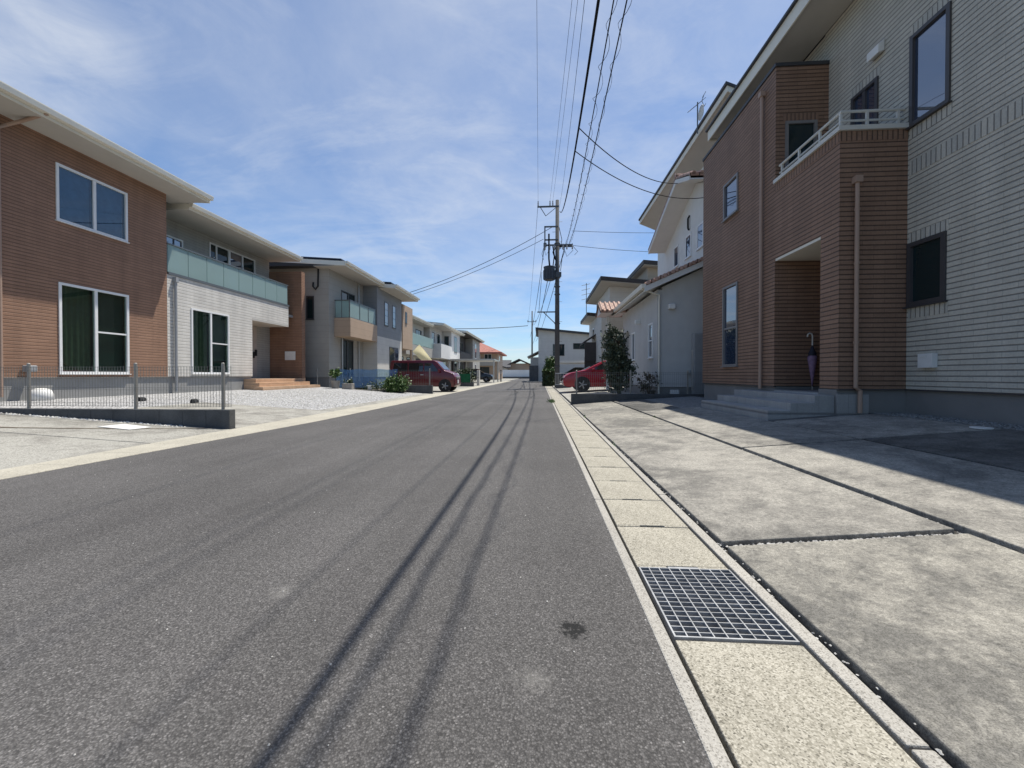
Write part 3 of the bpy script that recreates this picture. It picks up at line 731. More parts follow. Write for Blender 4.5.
# ================================================================== HOUSE B (left, taupe with balcony)
B = thing('house', 'taupe sided house with tan balcony front and solar panels, behind the blue net', 'house', (-10.1, 22, .3), 'houses along the street')
zb = .75
bwall('side_wall', 'b_grey', B, ('Y', 19.5, -1, -18, -10.25, zb, 6.3), ('X', -10.1, 1, 19.5, 23.4, zb, 6.1, dict(holes=((20.75, 22.1, zb + .02, 2.75), (20.75, 22.3, 3.75, 5.3)))))
bwall('slate_wall', 'b_dark', B, ('X', -9.25, 1, 23.4, 27.65, 3.15, 6.1), ('Y', 23.4, -1, -10.11, -9.4, 3.15, 6.1))
bwall('pale_wall', 'b_white', B, ('X', -9.25, 1, 23.4, 27.65, zb, 3.15), ('Y', 23.4, -1, -10.11, -9.4, zb, 3.15))
bwall('tan_wall', 'b_brown', B, ('X', -9.2, 1, 27.7, 29.9, 2.75, 5.75), ('Y', 27.7, -1, -13, -9.35, 2.75, 5.75), ('X', -10.4, 1, 27.8, 29.9, .3, 2.75))
g = MB(); g.box(-18, -11, 19.7, 29.8, .3, 5.7); g.box(-13, -9.2, 27.7, 29.9, 2.7, 2.748); g.box(-9.35, -9.2, 29.7, 29.9, .3, 2.7); g.build('core', 'b_brown', B)
g = MB(); g.box(-18, -10.13, 19.53, 23.4, .1, zb - .01); g.box(-18, -9.28, 23.41, 27.65, .1, zb - .01); g.build('foundation', 'foundd', B)
window(B, 'X', -10.1, 1, 20.75, 22.1, zb + .02, 2.75, fm='frame_d', mull=(21.4,)); window(B, 'X', -10.1, 1, 20.75, 22.3, 3.75, 5.3, fm='frame_d', mull=(21.5,))
window(B, 'X', -9.25, 1, 25.3, 26.9, zb + .1, 2.65, fm='frame_d', mull=(26.1,), flush=True, gm=['glass', 'glass_sky'])
for a in (24.5, 25.85): window(B, 'X', -9.25, 1, a, a + .6, 3.9, 5.35, fm='frame_d', gm='glass_sky', flush=True, fw=.05)
window(B, 'Y', 19.5, -1, -11.25, -10.85, 3.6, 4.75, fm='frame_d', flush=True); window(B, 'X', -9.2, 1, 28.2, 28.6, 4.5, 5.3, fm='frame_d', flush=True)
g = MB(); g.box(-10.09, -9.25, 20.0, 20.14, 2.8, 3.74); g.box(-9.39, -9.25, 20.14, 23.39, 2.8, 3.74); g.box(-10.09, -9.39, 20.14, 23.39, 2.8, 2.95); g.build('balcony_wall', 'b_brown', B)
r = MB(); r.box(-9.35, -9.29, 20.03, 23.38, 4.6, 4.65); r.box(-10.09, -9.35, 20.04, 20.1, 4.6, 4.65); r.box(-9.35, -9.29, 20.03, 23.38, 3.745, 3.79)
for a in (20.05, 21.2, 22.3, 23.3): r.box(-9.34, -9.3, a, a + .03, 3.79, 4.6)
r.box(-9.75, -9.72, 20.06, 20.09, 3.75, 4.6)
r = r.build('balcony_rail', 'alud', B)
for i in range(3): g = MB(); a = 20.1 + i * 1.08; g.box(-9.325, -9.315, a, a + 1.05, 3.8, 4.6); g.build('glass_panel', 'frost', r)
g = MB(); g.box(-10.05, -9.36, 20.065, 20.075, 3.76, 4.6); g.build('glass_panel', 'frost', r)
g = MB(); g.box(-10.0, -9.5, 20.3, 20.6, 3.0, 4.1); g.build('air_conditioner', 'greyp', B, bevel=.02)
lroof(B, -9.05, -10.1, 19.0, 23.6, 6.08, .07, depth=9, solar=(.15, 3.2), fasc=.2); lroof(B, -8.3, -9.25, 23.65, 28.2, 5.98, .07, depth=10, solar=(.1, 2.6), fasc=.2)
g = MB(); g.tube([(-10.6, 19.44, 6.05), (-10.6, 19.4, 5.2), (-10.72, 19.4, 5.05), (-10.85, 19.4, 5.2), (-10.85, 19.44, 5.4)], .04, 6); g.build('conduit', 'black', B)
g = MB(); g.tube([(-10.02, 20.7, 3.0), (-10.02, 20.7, .5)], .035, 6); g.tube([(-10.03, 22.7, 6.0), (-10.03, 22.7, .5)], .035, 6); g.build('downpipe', 'alu', B)

B.location.x -= .24
# ================================================================== HOUSES C D E F (left, far)
def simple_block(root, name, m, x0, x1, y0, y1, z0, z1):
    g = MB(); g.box(x0, x1, y0, y1, z0, z1); return g.build(name, m, root)
C_ = thing('house', 'grey and cream house with pale glass balcony behind the yellow shade sail', 'house', (-11, 34, .2), 'houses along the street')
simple_block(C_, 'wall', 'b_white', -20, -11.4, 31, 39.6, .2, 5.6); simple_block(C_, 'foundation', 'foundd', -20, -11.38, 31.05, 39.5, .1, .6)
simple_block(C_, 'balcony_wall', 'b_grey', -11.39, -10.3, 31.0, 39.3, 2.5, 3.35)
g = MB(); g.box(-10.36, -10.32, 31.05, 39.25, 3.4, 4.3); g.box(-11.3, -10.4, 31.05, 31.09, 3.4, 4.3); g.build('balcony_glass', 'frost', C_)
lroof(C_, -10.5, -11.4, 30.4, 39.75, 5.55, .08, depth=9, fasc=.2, rm='roofd'); 
for a in (31.6, 34.2, 37): window(C_, 'X', -11.4, 1, a, a + 1.8, 3.4, 5.1, fm='frame_d', mull=(a + .9,), flush=True)
for a in (31.8, 34.4, 37): window(C_, 'X', -11.4, 1, a, a + 1.8, .7, 2.4, fm='frame_d', mull=(a + .9,), flush=True)
D_ = thing('house', 'white fronted house with solid white balcony beyond the red van', 'house', (-10, 43, .2), 'houses along the street')
simple_block(D_, 'upper_wall', 'b_white', -20, -10.6, 38.2, 48.5, 2.6, 5.75); simple_block(D_, 'lower_wall', 'b_grey', -20, -10.7, 38.25, 48.45, .2, 2.6)
simple_block(D_, 'balcony_wall', 'stuccow', -10.59, -9.5, 38.4, 43.5, 2.55, 4.0); simple_block(D_, 'bay_wall', 'stuccow', -10.59, -9.6, 43.6, 48.4, 2.6, 5.7)
lroof(D_, -9.2, -10.6, 37.8, 49.0, 5.72, .1, depth=10, fasc=.2)
for a in (38.8, 41.0): window(D_, 'X', -10.6, 1, a, a + 1.3, 4.1, 5.3, fm='frame_w', flush=True)
window(D_, 'X', -9.6, 1, 45, 46.6, 3.5, 5.3, fm='frame_d', mull=(45.8,), flush=True); window(D_, 'Y', 43.6, -1, -10.4, -9.9, 4.1, 5.2, fm='frame_d', flush=True)
for a in (39.5, 43.5): window(D_, 'X', -10.7, 1, a, a + 2, .5, 2.4, fm='frame_d', mull=(a + 1,), flush=True)
E_ = thing('house', 'dark brown house with recessed porch between the white fronted house and the red roof', 'house', (-10, 57, .2), 'houses along the street')
simple_block(E_, 'dark_wall', 'e_dark', -20, -10.6, 49.6, 58, .2, 6.2); simple_block(E_, 'corner_wall', 'b_grey', -20, -9.5, 58.01, 65, .2, 6.2)
lroof(E_, -8.9, -9.5, 49.2, 65.6, 6.2, .08, depth=10, fasc=.22, rm='roofbrown', soff='roofbrown')
for a in (50.2, 53.8): window(E_, 'X', -10.6, 1, a, a + 2.2, 3.6, 5.4, fm='frame_d', mull=(a + 1.1,), flush=True); window(E_, 'X', -10.6, 1, a, a + 2.2, .6, 2.6, fm='frame_d', mull=(a + 1.1,), flush=True)
window(E_, 'X', -9.5, 1, 60, 61.4, 3.4, 5.6, fm='frame_w', gm='glass_sky', flush=True); window(E_, 'X', -9.5, 1, 60, 61.2, .9, 2.5, fm='frame_w', gm='glass_sky', flush=True)
simple_block(E_, 'balcony_wall', 'e_dark', -10.59, -9.7, 49.7, 57.9, 2.9, 3.9)
F_ = thing('house', 'brown house with a red hipped tile roof at the far left', 'house', (-12, 76, .2), 'houses along the street')
simple_block(F_, 'wall', 'b_brown', -17, -7.5, 72.6, 82, .1, 4.9); simple_block(F_, 'balcony_wall', 'b_grey', -16.9, -8, 71.9, 72.59, 2.5, 3.5)
g = MB(); e = [(-18, 71.6, 4.9), (-6.7, 71.6, 4.9), (-6.7, 83, 4.9), (-18, 83, 4.9)]; rg = [(-13.4, 77, 7.1), (-11.4, 77, 7.1)]
g.add(e + rg, [(0, 1, 5, 4), (1, 2, 5), (2, 3, 4, 5), (3, 0, 4)]); g.add([(x, y, z - .25) for x, y, z in e] + e, [(0, 1, 2, 3), (0, 1, 5, 4), (1, 2, 6, 5), (2, 3, 7, 6), (3, 0, 4, 7)]); g.build('roof', 'redtile', F_)
for a in (-11.9, -9.9): window(F_, 'Y', 72.6, -1, a, a + 1.3, 3.6, 4.6, fm='frame_w', mull=(a + .65,), flush=True)
window(F_, 'Y', 72.6, -1, -11.5, -9, .6, 2.3, fm='frame_d', mull=(-10.2,), flush=True); window(F_, 'X', -7.5, 1, 75, 76.5, 3.4, 4.5, fm='frame_w', flush=True)

D_.location.x -= .3; D_.location.y += 1.8; E_.location.x -= .4; E_.location.y += 2.0
# ================================================================== HOUSE R1 (right, brown and grey tiled)
R1 = thing('house', 'tall brown and grey tiled house with recessed porch and railed balcony, nearest on the right', 'house', (4.2, 6.1, .3), 'houses along the street')
XW, XG, YB, YS, YN, Z0 = 4.2, 5.1, 6.09, 7.68, 10.93, .665
w1 = (9.05, 9.73, 4.36, 5.17); w2 = (9.04, 9.74, 1.055, 2.85)
bwall('brown_wall', 'r_brown', R1, ('X', XW, -1, YS, YN, Z0, 6.36, dict(holes=(w1, w2))), ('Y', YN, 1, XW + .15, 8, Z0, 6.36))
bwall('wing_side_wall', 'r_brown', R1, ('Y', YS, -1, XW + .151, XG + .14, Z0, 6.36, dict(holes=((4.36, 4.9, 3.2, 5.38),), th=.12)))
bwall('balcony_front_wall', 'r_brown', R1, ('X', XW, -1, YB, YS, 2.945, 4.14), ('X', XW, -1, YB, 6.475, Z0, 2.945))
bwall('balcony_side_wall', 'r_brown', R1, ('Y', YB, -1, XW + .15, XG - .002, Z0, 4.14))
g = MB(); fbox(g, 'X', XW, -1, YB - .006, YS, 4.14, 4.275, -.15, .006); fbox(g, 'Y', YB, -1, XW + .15, XG - .002, 4.14, 4.275, -.15, .006); g.build('soldier_course', 'r_brown_v', R1)
g = MB(); g.box(XW - .04, XW + .17, YB - .04, YS - .002, 4.277, 4.34); g.box(XW + .171, XG - .003, YB - .04, YB + .17, 4.277, 4.34); g.build('balcony_coping', 'railw', R1)
r = MB()
for z_, rr in ((4.455, .017), (4.585, .022)):
    r.tube([(XW + .06, YS - .03, z_), (XW + .06, YB + .06, z_), (XG - .01, YB + .06, z_)], rr, 8)
for yy in (YS - .1, 7.1, 6.6, YB + .08): r.box(XW + .045, XW + .075, yy - .015, yy + .015, 4.34, 4.58)
for xx in (4.6, XG - .09): r.box(xx - .015, xx + .015, YB + .045, YB + .075, 4.34, 4.58)
r.build('balcony_rail', 'railw', R1)
gu = (5.5, 6.06, 4.27, 5.51); gl = (5.53, 6.07, 1.80, 2.675); gd = (6.6, 7.13, 3.1, 5.38)
zt = 6.965
bwall('grey_wall', 'r_grey', R1, ('X', XG, -1, -3, YB - .001, Z0, zt, dict(holes=(gu, gl))), ('X', XG, -1, YB - .001, YS + .1, 3.0, zt, dict(holes=(gd,))), ('X', XG + .02, -1, YS + .1, YN, 6.0, zt), ('Y', YN, 1, XG + .18, 9, 6.36, zt))
bwall('porch_back_wall', 'r_brown', R1, ('X', XG + .02, -1, YB + .1, YS, .5, 3.0, dict(holes=((6.5, 7.4, .6, 2.75),))))
d = MB(); d.box(XG + .03, XG + .08, 6.5, 7.4, .6, 2.75); d = d.build('door', 'door', R1); g = MB(); g.tube([(XG - .02, 6.6, 1.2), (XG - .02, 6.6, 1.8)], .015, 6); g.build('handle', 'alu', d)
g = MB(); g.box(XW + .01, XG - .01, 6.48, YS - .002, 2.9, 2.9435); g.build('porch_ceiling', 'fascia', R1)
g = MB(); g.box(XW + .151, XG - .01, 6.25, YS - .002, 2.95, 3.05); g.build('balcony_floor', 'foundd', R1)
g = MB(); g.box(XW - .02, XG - .002, YS - .02, YN + .02, 6.36, 6.42); g.build('parapet_cap', 'roofd', R1)
g = MB()
fbox(g, 'X', XG, -1, -3, YB - .03, 3.61, 3.8, -.02, .006)
for (a, b, c_, d_) in (gu, gl):
    for (p, q) in ((d_ + .002, d_ + .14), (c_ - .16, c_ - .022)): fbox(g, 'X', XG, -1, a - .02, min(b + .05, YB - .03), p, q, -.02, .005)
fbox(g, 'X', XG, -1, gd[0] - .03, gd[1] + .03, gd[3] + .002, gd[3] + .14, -.02, .005)
g.build('soldier_course', 'r_grey_v', R1)
g = MB(); fbox(g, 'Y', YS, -1, 4.33, 4.93, 5.382, 5.52, -.02, .005); g.build('soldier_course', 'r_brown_v', R1)
# foundation
g = MB(); g.box(XG + .03, 9, -3, YB + .06, .1, Z0 - .012); g.box(XW + .001, XG + .029, YB + .03, 6.5, .1, Z0 - .012); g.box(XW + .03, 9, YS + .02, YN - .03, .1, Z0 - .012); g.build('foundation', 'foundd', R1)
g = MB(); fbox(g, 'X', XG, -1, -3, YB - .01, Z0 - .02, Z0 - .002, -.03, .012); fbox(g, 'Y', YB, -1, XW, XG - .02, Z0 - .02, Z0 - .002, -.03, .012); fbox(g, 'X', XW, -1, YS, YN, Z0 - .02, Z0 - .002, -.03, .012); g.build('base_trim', 'frame_d', R1)
for k in range(3):
    x0 = (3.285, 3.6, 3.93)[k]; x1 = (3.599, 3.929, 5.08)[k]; z1 = (.348, .457, .566)[k]
    g = MB(); g.box(x0, x1 if k < 2 else 4.199, 6.16, 8.6, .1, z1)
    if k == 2: g.box(4.2, XG + .01, 6.51, YS - .001, .1, .6)
    g.build('entrance_step', 'steptile', R1, bevel=.004)
g = MB(); g.box(4.2, 4.62, 6.1, 6.119, .1, .6); g.build('step_side_tile', 'steptile', R1)
# core so that no light leaks through
g = MB(); g.box(6.05, 9.5, -2.8, YN - .2, .3, 7.0); g.box(5.3, 6.05, 7.9, YN - .2, .3, 6.0); g.build('core', 'room', R1)
window(R1, 'X', XW, -1, *w1, fm='frame_g', gm='glass_sky', fw=.045); window(R1, 'X', XW, -1, *w2, fm='frame_g', gm='glass_sky', fw=.045, rails=((0, 1.9),))
window(R1, 'X', XG, -1, *gu, fm='frame_d', gm='glass_sky', fw=.05); window(R1, 'X', XG, -1, *gl, fm='frame_d', gm='glass', fw=.06); window(R1, 'X', XG, -1, *gd, fm='frame_d', gm='glass_sky', mull=(6.87,), fw=.05)
window(R1, 'Y', YS, -1, 4.36, 4.9, 3.2, 5.38, fm='frame_g', gm='glass', fw=.05, dep=.04)
g = MB(); g.prism([(XG - .002, 6.49, 5.68), (XG - .1, 6.49, 5.65), (XG - .1, 6.49, 5.78), (XG - .002, 6.49, 5.86)], (0, .22, 0)); g.build('vent_hood', 'whitep', R1, bevel=.01)
g = MB(); g.box(XG - .075, XG - .002, 5.63, 5.83, .955, 1.14); g.box(XG - .08, XG - .076, 5.7, 5.8, 1.095, 1.12); g.build('vent_cover', 'whitep', R1, bevel=.012)
EX, EZ = 4.34, 6.97
g = MB(); g.box(EX + .03, XG - .001, -4, 11.0, EZ, EZ + .02); g.box(XG, 9.8, YN + .001, 11.0, EZ, EZ + .02); g.build('soffit', 'soffit', R1)
g = MB(); g.prism([(EX + .03, -4, EZ + .021), (EX + .03, -4, EZ + .24), (9.8, -4, EZ + .6), (9.8, -4, EZ + .021)], (0, 15.0, 0)); g.build('roof', 'roofd', R1)
g = MB(); g.box(EX, EX + .029, -4, 11.03, EZ - .05, EZ + .2); g.prism([(EX + .03, 11.001, EZ - .05), (EX + .03, 11.001, EZ + .2), (9.8, 11.001, EZ + .56), (9.8, 11.001, EZ - .05)], (0, .03, 0)); g.build('fascia', 'fascia', R1)
g = MB(); g.box(EX - .05, EX + .1, -4.05, 11.06, EZ + .201, EZ + .245); g.build('roof_edge', 'roofd', R1)
def pipe(x, y, zt_, zb_, jog, m='tan'):
    g = MB(); g.tube([(x, y, zt_), (x, y, zb_ + .35), (x + jog, y - .0, zb_ + .31), (x + jog, y, zb_)], .028, 10)
    g.box(x - .045, x + .045, y - .045, y + .045, zt_ - .02, zt_ + .07)
    for z_ in (1.3, 2.4, zt_ - .4): g.lathe((x, y, z_), [(.034, 0), (.034, .03)], 10)
    g.build('downpipe', m, R1)
pipe(4.4, 6.04, 3.55, .33, .06); pipe(4.155, 8.06, 6.1, .6, .0)

# umbrella hanging in the porch
t = thing('umbrella', 'rolled mauve and navy umbrella leaning in the dark porch', 'umbrella', (4.78, 7.56, .6))
g = MB(); prof = [(.008, 0), (.012, .06), (.045, .3), (.075, .5), (.06, .54)]
g.lathe((4.78, 7.56, .66), prof, 14); o = g.build('canopy', 'nylon', t, smooth=True)
MB().lathe((4.78, 7.56, .66), [(.055, .5), (.06, .58), (.03, .66), (.012, .72)], 12).build('tie', 'nylond', t, smooth=True)
g = MB(); g.tube([(4.78, 7.56, 1.3), (4.78, 7.56, 1.5), (4.78, 7.56, 1.55), (4.765, 7.56, 1.585), (4.73, 7.56, 1.595), (4.7, 7.56, 1.57), (4.695, 7.56, 1.53)], .012, 8); g.build('handle', 'railw', t)
g = MB(); g.tube([(4.78, 7.56, .6), (4.78, 7.56, 1.3)], .006, 6); g.build('shaft', 'alu', t)

# ================================================================== HOUSE R2 (grey stucco, tiled)
R2 = thing('house', 'grey white stucco house with terracotta tiles, arched entry and steep broad eaves', 'house', (3.6, 12.6, .3), 'houses along the street')
YS2, XS2, X2F = 12.6, 3.6, 5.0
wa = (12.9 - .0, 13.25, 1.45, 2.55)
bwall('street_wall', 'stucco', R2, ('X', XS2, -1, YS2, 17.7, .5, 3.42, dict(holes=((13.05, 13.55, 1.4, 2.5), (15.45, 15.95, 1.4, 2.45), (16.25, 17.3, .5, 2.6)))),)
g = MB(); g.prism([(XS2 + .15, YS2, .5), (9.5, YS2, .5), (9.5, YS2, 5.8), (6.4, YS2, 4.7), (XS2 + .15, YS2, 3.5)], (0, .15, 0)); g.build('gable_wall', 'stucco', R2)
g = MB(); g.box(XS2 + .03, 9, YS2 + .03, 17.6, .1, .49); g.build('foundation', 'foundd', R2)
g = MB(); g.box(XS2 + .6, 9, YS2 + .2, 17.6, .3, 3.3); g.build('core', 'room', R2)
# arch head over the entry recess
g = MB(); n = 12; c_, rr = 16.775, .525
pts = [(XS2 - .012, c_ + rr * math.cos(math.pi * i / n), 2.2 + rr * .8 * math.sin(math.pi * i / n)) for i in range(n + 1)]
for i in range(n): g.hexa([pts[i], pts[i + 1], (XS2 - .012, pts[i + 1][1], 2.66), (XS2 - .012, pts[i][1], 2.66)], [(XS2 + .14, *pts[i][1:]), (XS2 + .14, *pts[i + 1][1:]), (XS2 + .14, pts[i + 1][1], 2.66), (XS2 + .14, pts[i][1], 2.66)])
g.build('arch', 'stucco', R2)
g = MB(); g.box(XS2 + .5, XS2 + .58, 16.2, 17.4, .4, 2.6); g.build('door', 'door', R2)
window(R2, 'X', XS2, -1, 13.05, 13.55, 1.4, 2.5, gm='glass_sky', fw=.05, rails=((0, 1.95),)); window(R2, 'X', XS2, -1, 15.45, 15.95, 1.4, 2.45, gm='glass_sky', fw=.05)
for (x, y_, z_, ax) in ((XS2, 14.7, 2.72, 'X'), (4.0, YS2, 2.9, 'Y')):
    g = MB(); q = (x - .08, y_, z_) if ax == 'X' else (x, y_ - .08, z_)
    g.box(q[0] - .1, q[0] + .1, q[1] - .07, q[1] + .07, q[2] - .08, q[2] + .08); g.build('wall_lamp', 'whitep', R2, bevel=.03)
def tiled(root, name, a, b, c, d, th=.1, n=14, m='rtile'):
    """roof plane a-b eave, d-c top, with rolled tiles running up the slope"""
    a, b, c, d = map(Vector, (a, b, c, d)); nrm = (b - a).cross(d - a).normalized()
    if nrm.z < 0: nrm = -nrm
    g = MB(); g.hexa([p - nrm * th for p in (a, b, c, d)], [a, b, c, d])
    for i in range(n):
        t0 = (i + .5) / n; g.tube([a.lerp(b, t0) + nrm * .0, d.lerp(c, t0) + nrm * .0], .06, 6)
    return g.build(name, m, root)
r = tiled(R2, 'porch_roof', (3.21, 12.3, 3.56), (3.21, 17.9, 3.56), (5.0, 17.9, 4.33), (5.0, 12.3, 4.33), n=22)
g = MB()
for i in range(16): f = i / 15; g.lathe((3.25 + 1.75 * f, 12.24, 3.57 + .753 * f), [(.055, 0), (.055, .14)], 10, 'Y')
g.build('verge_tile', 'rtile', r)
g = MB(); g.prism([(3.15, 12.28, 3.3), (3.15, 12.28, 3.46), (6.4, 12.28, 4.86), (6.4, 12.28, 4.7)], (0, .04, 0)); g.prism([(3.2, 12.32, 3.35), (3.2, 12.32, 3.4), (5, 12.32, 4.17), (5, 12.32, 4.12)], (0, 5.5, 0)); g.build('barge_board', 'stuccow', R2)
g = MB(); rail_gutter(g, 3.2, 3.42, 12.3, 17.9, -1); g.build('eave_gutter', 'fascia', R2)
g = MB(); g.tube([(3.1, 12.45, 3.42), (3.45, 12.5, 3.3), (3.64, 12.53, 3.25), (3.64, 12.55, 3.1), (3.64, 12.55, .3)], .03, 8); g.build('downpipe', 'fascia', R2)
# entrance gable roof
tiled(R2, 'entry_roof', (2.55, 17.0, 3.5), (3.7, 17.0, 3.5), (3.7, 17.75, 3.95), (2.55, 17.75, 3.95), n=6); tiled(R2, 'entry_roof', (2.55, 18.5, 3.5), (3.7, 18.5, 3.5), (3.7, 17.75, 3.95), (2.55, 17.75, 3.95), n=6)
g = MB(); g.prism([(2.6, 17.1, 3.42), (2.6, 18.4, 3.42), (2.6, 17.75, 3.82)], (1.0, 0, 0)); g.box(3.0, 3.12, 18.25, 18.37, .2, 3.42); g.build('entry_gable', 'stuccow', R2)
# second floor, lower wing
g = MB(); g.prism([(X2F, 12.6, 3.6), (X2F, 16.6, 3.6), (X2F, 16.6, 5.75), (X2F, 13.36, 6.9), (X2F, 12.6, 6.6)], (.9, 0, 0)); g.build('upper_wall', 'stuccow', R2)
for a in (12.72, 13.75, 14.95): window(R2, 'X', X2F, -1, a, a + .5, 4.75, 5.5, gm='glass_sky', fw=.05, flush=True)
g = MB()
for (ya, za, yb_, zb_) in ((13.36, 7.05, 16.6, 5.8), (13.36, 7.05, 12.15, 6.62)):
    g.hexa([(4.4, ya, za - .14), (4.4, yb_, zb_ - .14), (6.2, yb_, zb_ - .14), (6.2, ya, za - .14)], [(4.4, ya, za - .1), (4.4, yb_, zb_ - .1), (6.2, yb_, zb_ - .1), (6.2, ya, za - .1)])
    g.hexa([(4.36, ya, za - .16), (4.36, yb_, zb_ - .16), (4.4, yb_, zb_ - .16), (4.4, ya, za - .16)], [(4.36, ya, za), (4.36, yb_, zb_), (4.4, yb_, zb_), (4.4, ya, za)])
g.build('gable_soffit', 'stuccow', R2)
r = tiled(R2, 'gable_roof', (4.36, 16.65, 5.84), (6.2, 16.65, 5.84), (6.2, 13.36, 7.12), (4.36, 13.36, 7.12), .08, n=8); tiled(R2, 'gable_roof', (4.36, 12.1, 6.65), (6.2, 12.1, 6.65), (6.2, 13.36, 7.12), (4.36, 13.36, 7.12), .08, n=8)
g = MB()
for i in range(8): g.lathe((4.34 + i * .22, 13.36, 7.16), [(.075, 0), (.075, .2)], 8, 'X')
g.build('ridge_tile', 'rtile', r)
# second floor, upper block with high eave
g = MB(); g.prism([(5.9, 12.6, 3.6), (9.5, 12.6, 3.6), (9.5, 12.6, 6.8), (5.9, 12.6, 8.32)], (0, 8.2, 0)); g.build('upper_block', 'stuccow', R2)
g = MB(); g.prism([(5.2, 11.65, 8.6), (5.2, 11.65, 8.64), (10.2, 11.65, 6.48), (10.2, 11.65, 6.44)], (0, 9.8, 0)); g.build('soffit', 'soffit', R2)
g = MB(); g.prism([(5.17, 11.62, 8.58), (5.2, 11.62, 8.58), (5.2, 11.62, 8.77), (5.17, 11.62, 8.77)], (0, 9.86, 0))
for yy in (11.62, 21.45): g.prism([(5.2, yy, 8.58), (5.2, yy, 8.76), (10.2, yy, 6.6), (10.2, yy, 6.42)], (0, .03, 0))
g.build('fascia', 'fascia', R2)
g = MB(); g.prism([(5.12, 11.58, 8.77), (5.12, 11.58, 8.84), (10.2, 11.58, 6.66), (10.2, 11.58, 6.6)], (0, 9.92, 0)); g.build('roof', 'roofd', R2)
g = MB(); g.box(4.5, 4.9, 12.45, 12.58, .9, 1.0); g.build('outlet', 'greyp', R2)
g = MB(); g.tube([(4.99, 13.9, 6.1), (4.94, 13.9, 6.0), (4.94, 13.9, 5.7), (4.97, 13.9, 5.62)], .03, 6); g.build('wall_anchor', 'black', R2)
# aerial on the high eave
t = thing('tv_aerial', 'yagi aerial with small white dish on the high eave of the stucco house', 'aerial', (5.13, 13.6, 8.9))
g = MB(); g.tube([(5.03, 13.6, 8.6), (5.03, 13.6, 9.6)], .02, 6); g.build('mast', 'alud', t)
q0, q1 = Vector((4.72, 13.5, 9.25)), Vector((5.2, 13.7, 9.7))
g = MB(); g.tube([q0, q1], .013, 6)
for i, L in enumerate((.34, .3, .26, .24, .22, .22, .2)):
    p = q1.lerp(q0, i / 6.5); dv = Vector((-.35, .93, 0)).normalized() * L * .5; g.tube([p - dv, p + dv], .008, 5)
for dz in (.2, -.18):
    p = q1 + Vector((.07, 0, dz)); g.tube([q1, p], .01, 5); g.tube([p + Vector((0, -.14, 0)), p + Vector((0, .14, 0))], .009, 5)
g.build('yagi', 'alud', t)
g = MB(); g.lathe((5.1, 13.5, 9.2), [(.001, .07), (.13, .045), (.22, .0), (.22, -.012), (.13, .03), (.001, .055)], 18, 'X'); g.build('dish', 'whitep', t, smooth=True)
# water heater by the fence
t = thing('water_heater', 'tall grey water heater cabinet against the stucco house beside the brown wall', 'water heater', (5.15, 12.4, .3))
g = MB(); g.box(4.46, 5.0, 12.25, 12.45, .3, 2.08); g.build('cabinet', 'greyp', t, bevel=.02)
g = MB(); g.box(4.452, 4.459, 12.27, 12.43, .4, 1.6); g.build('front_panel', 'alu', t)
t = thing('meter_box', 'small white box on the ground at the foot of the stucco wall', 'meter box', (4.0, 12.45, .3))
MB().box(3.85, 4.1, 12.38, 12.5, .28, .42).build('case', 'whitep', t, bevel=.02)

R2.location.x -= .09
# ================================================================== HOUSE R3, R4
R3 = thing('house', 'beige house with dark brown stepped eaves beyond the olive tree', 'house', (4.4, 26.5, .2), 'houses along the street')
simple_block(R3, 'wall', 'b_white', 4.5, 12, 27.0, 33.2, .2, 6.6); simple_block(R3, 'corner_wall', 'beige', 4.35, 5.6, 26.9, 29.5, .2, 5.4); simple_block(R3, 'side_wall', 'beige', 6.7, 12, 26.2, 30.5, .2, 7.6); simple_block(R3, 'lower_wall', 'b_white', 4.5, 12, 33.2, 38, .2, 5.5)
def eaves(root, xe, y0, y1, z, k=-.12, d=7, ov=0):
    g = MB(); g.prism([(xe, y0, z - .25), (xe, y0, z), (xe + d, y0, z + k * d), (xe + d, y0, z + k * d - .25)], (0, y1 - y0, 0)); g.build('roof', 'roofbrown', root)
    g = MB(); g.prism([(xe + .06, y0 + .06, z - .3), (xe + .06, y0 + .06, z - .252), (xe + d, y0 + .06, z + k * d - .252), (xe + d, y0 + .06, z + k * d - .3)], (0, y1 - y0 - .12, 0)); g.build('soffit', 'soffit', root)
eaves(R3, 3.75, 25.8, 34.2, 7.0, -.1); eaves(R3, 6.3, 25.6, 31, 7.9, -.1, 6); eaves(R3, 3.75, 33, 38.6, 5.85, -.1)
g = MB(); g.prism([(3.5, 33.5, 3.4), (3.5, 33.5, 3.55), (4.5, 33.5, 4.2), (4.5, 33.5, 4.05)], (0, 2.6, 0)); g.box(3.6, 4.5, 33.4, 33.5, 2.0, 3.5); g.box(3.6, 4.5, 33.6, 33.65, .2, 2.3); g.build('porch', 'e_dark', R3)
window(R3, 'X', 4.5, -1, 34.5, 35.5, 3.6, 4.8, fm='frame_w', flush=True); window(R3, 'X', 4.35, -1, 27.6, 28.4, 1.3, 2.6, fm='frame_w', flush=True)
t = thing('tv_aerial', 'thin aerial mast above the dark eave of the beige house', 'aerial', (4.1, 36, 5.8))
g = MB(); g.tube([(3.9, 35.0, 5.6), (3.9, 35.0, 8.6)], .03, 5)
for z_ in (7.2, 7.6, 8.0, 8.4): g.tube([(3.5, 35.0, z_), (4.2, 35.0, z_ + .15)], .02, 4)
g.build('mast', 'alud', t)
R4 = thing('house', 'pale grey house with a single slope roof closing the street on the right', 'house', (3, 50, .1), 'houses along the street')
g = MB(); g.prism([(-.2, 50, .1), (9, 50, .1), (9, 50, 5.4), (-.2, 50, 6.35)], (0, 9, 0)); g.build('wall', 'r4', R4)
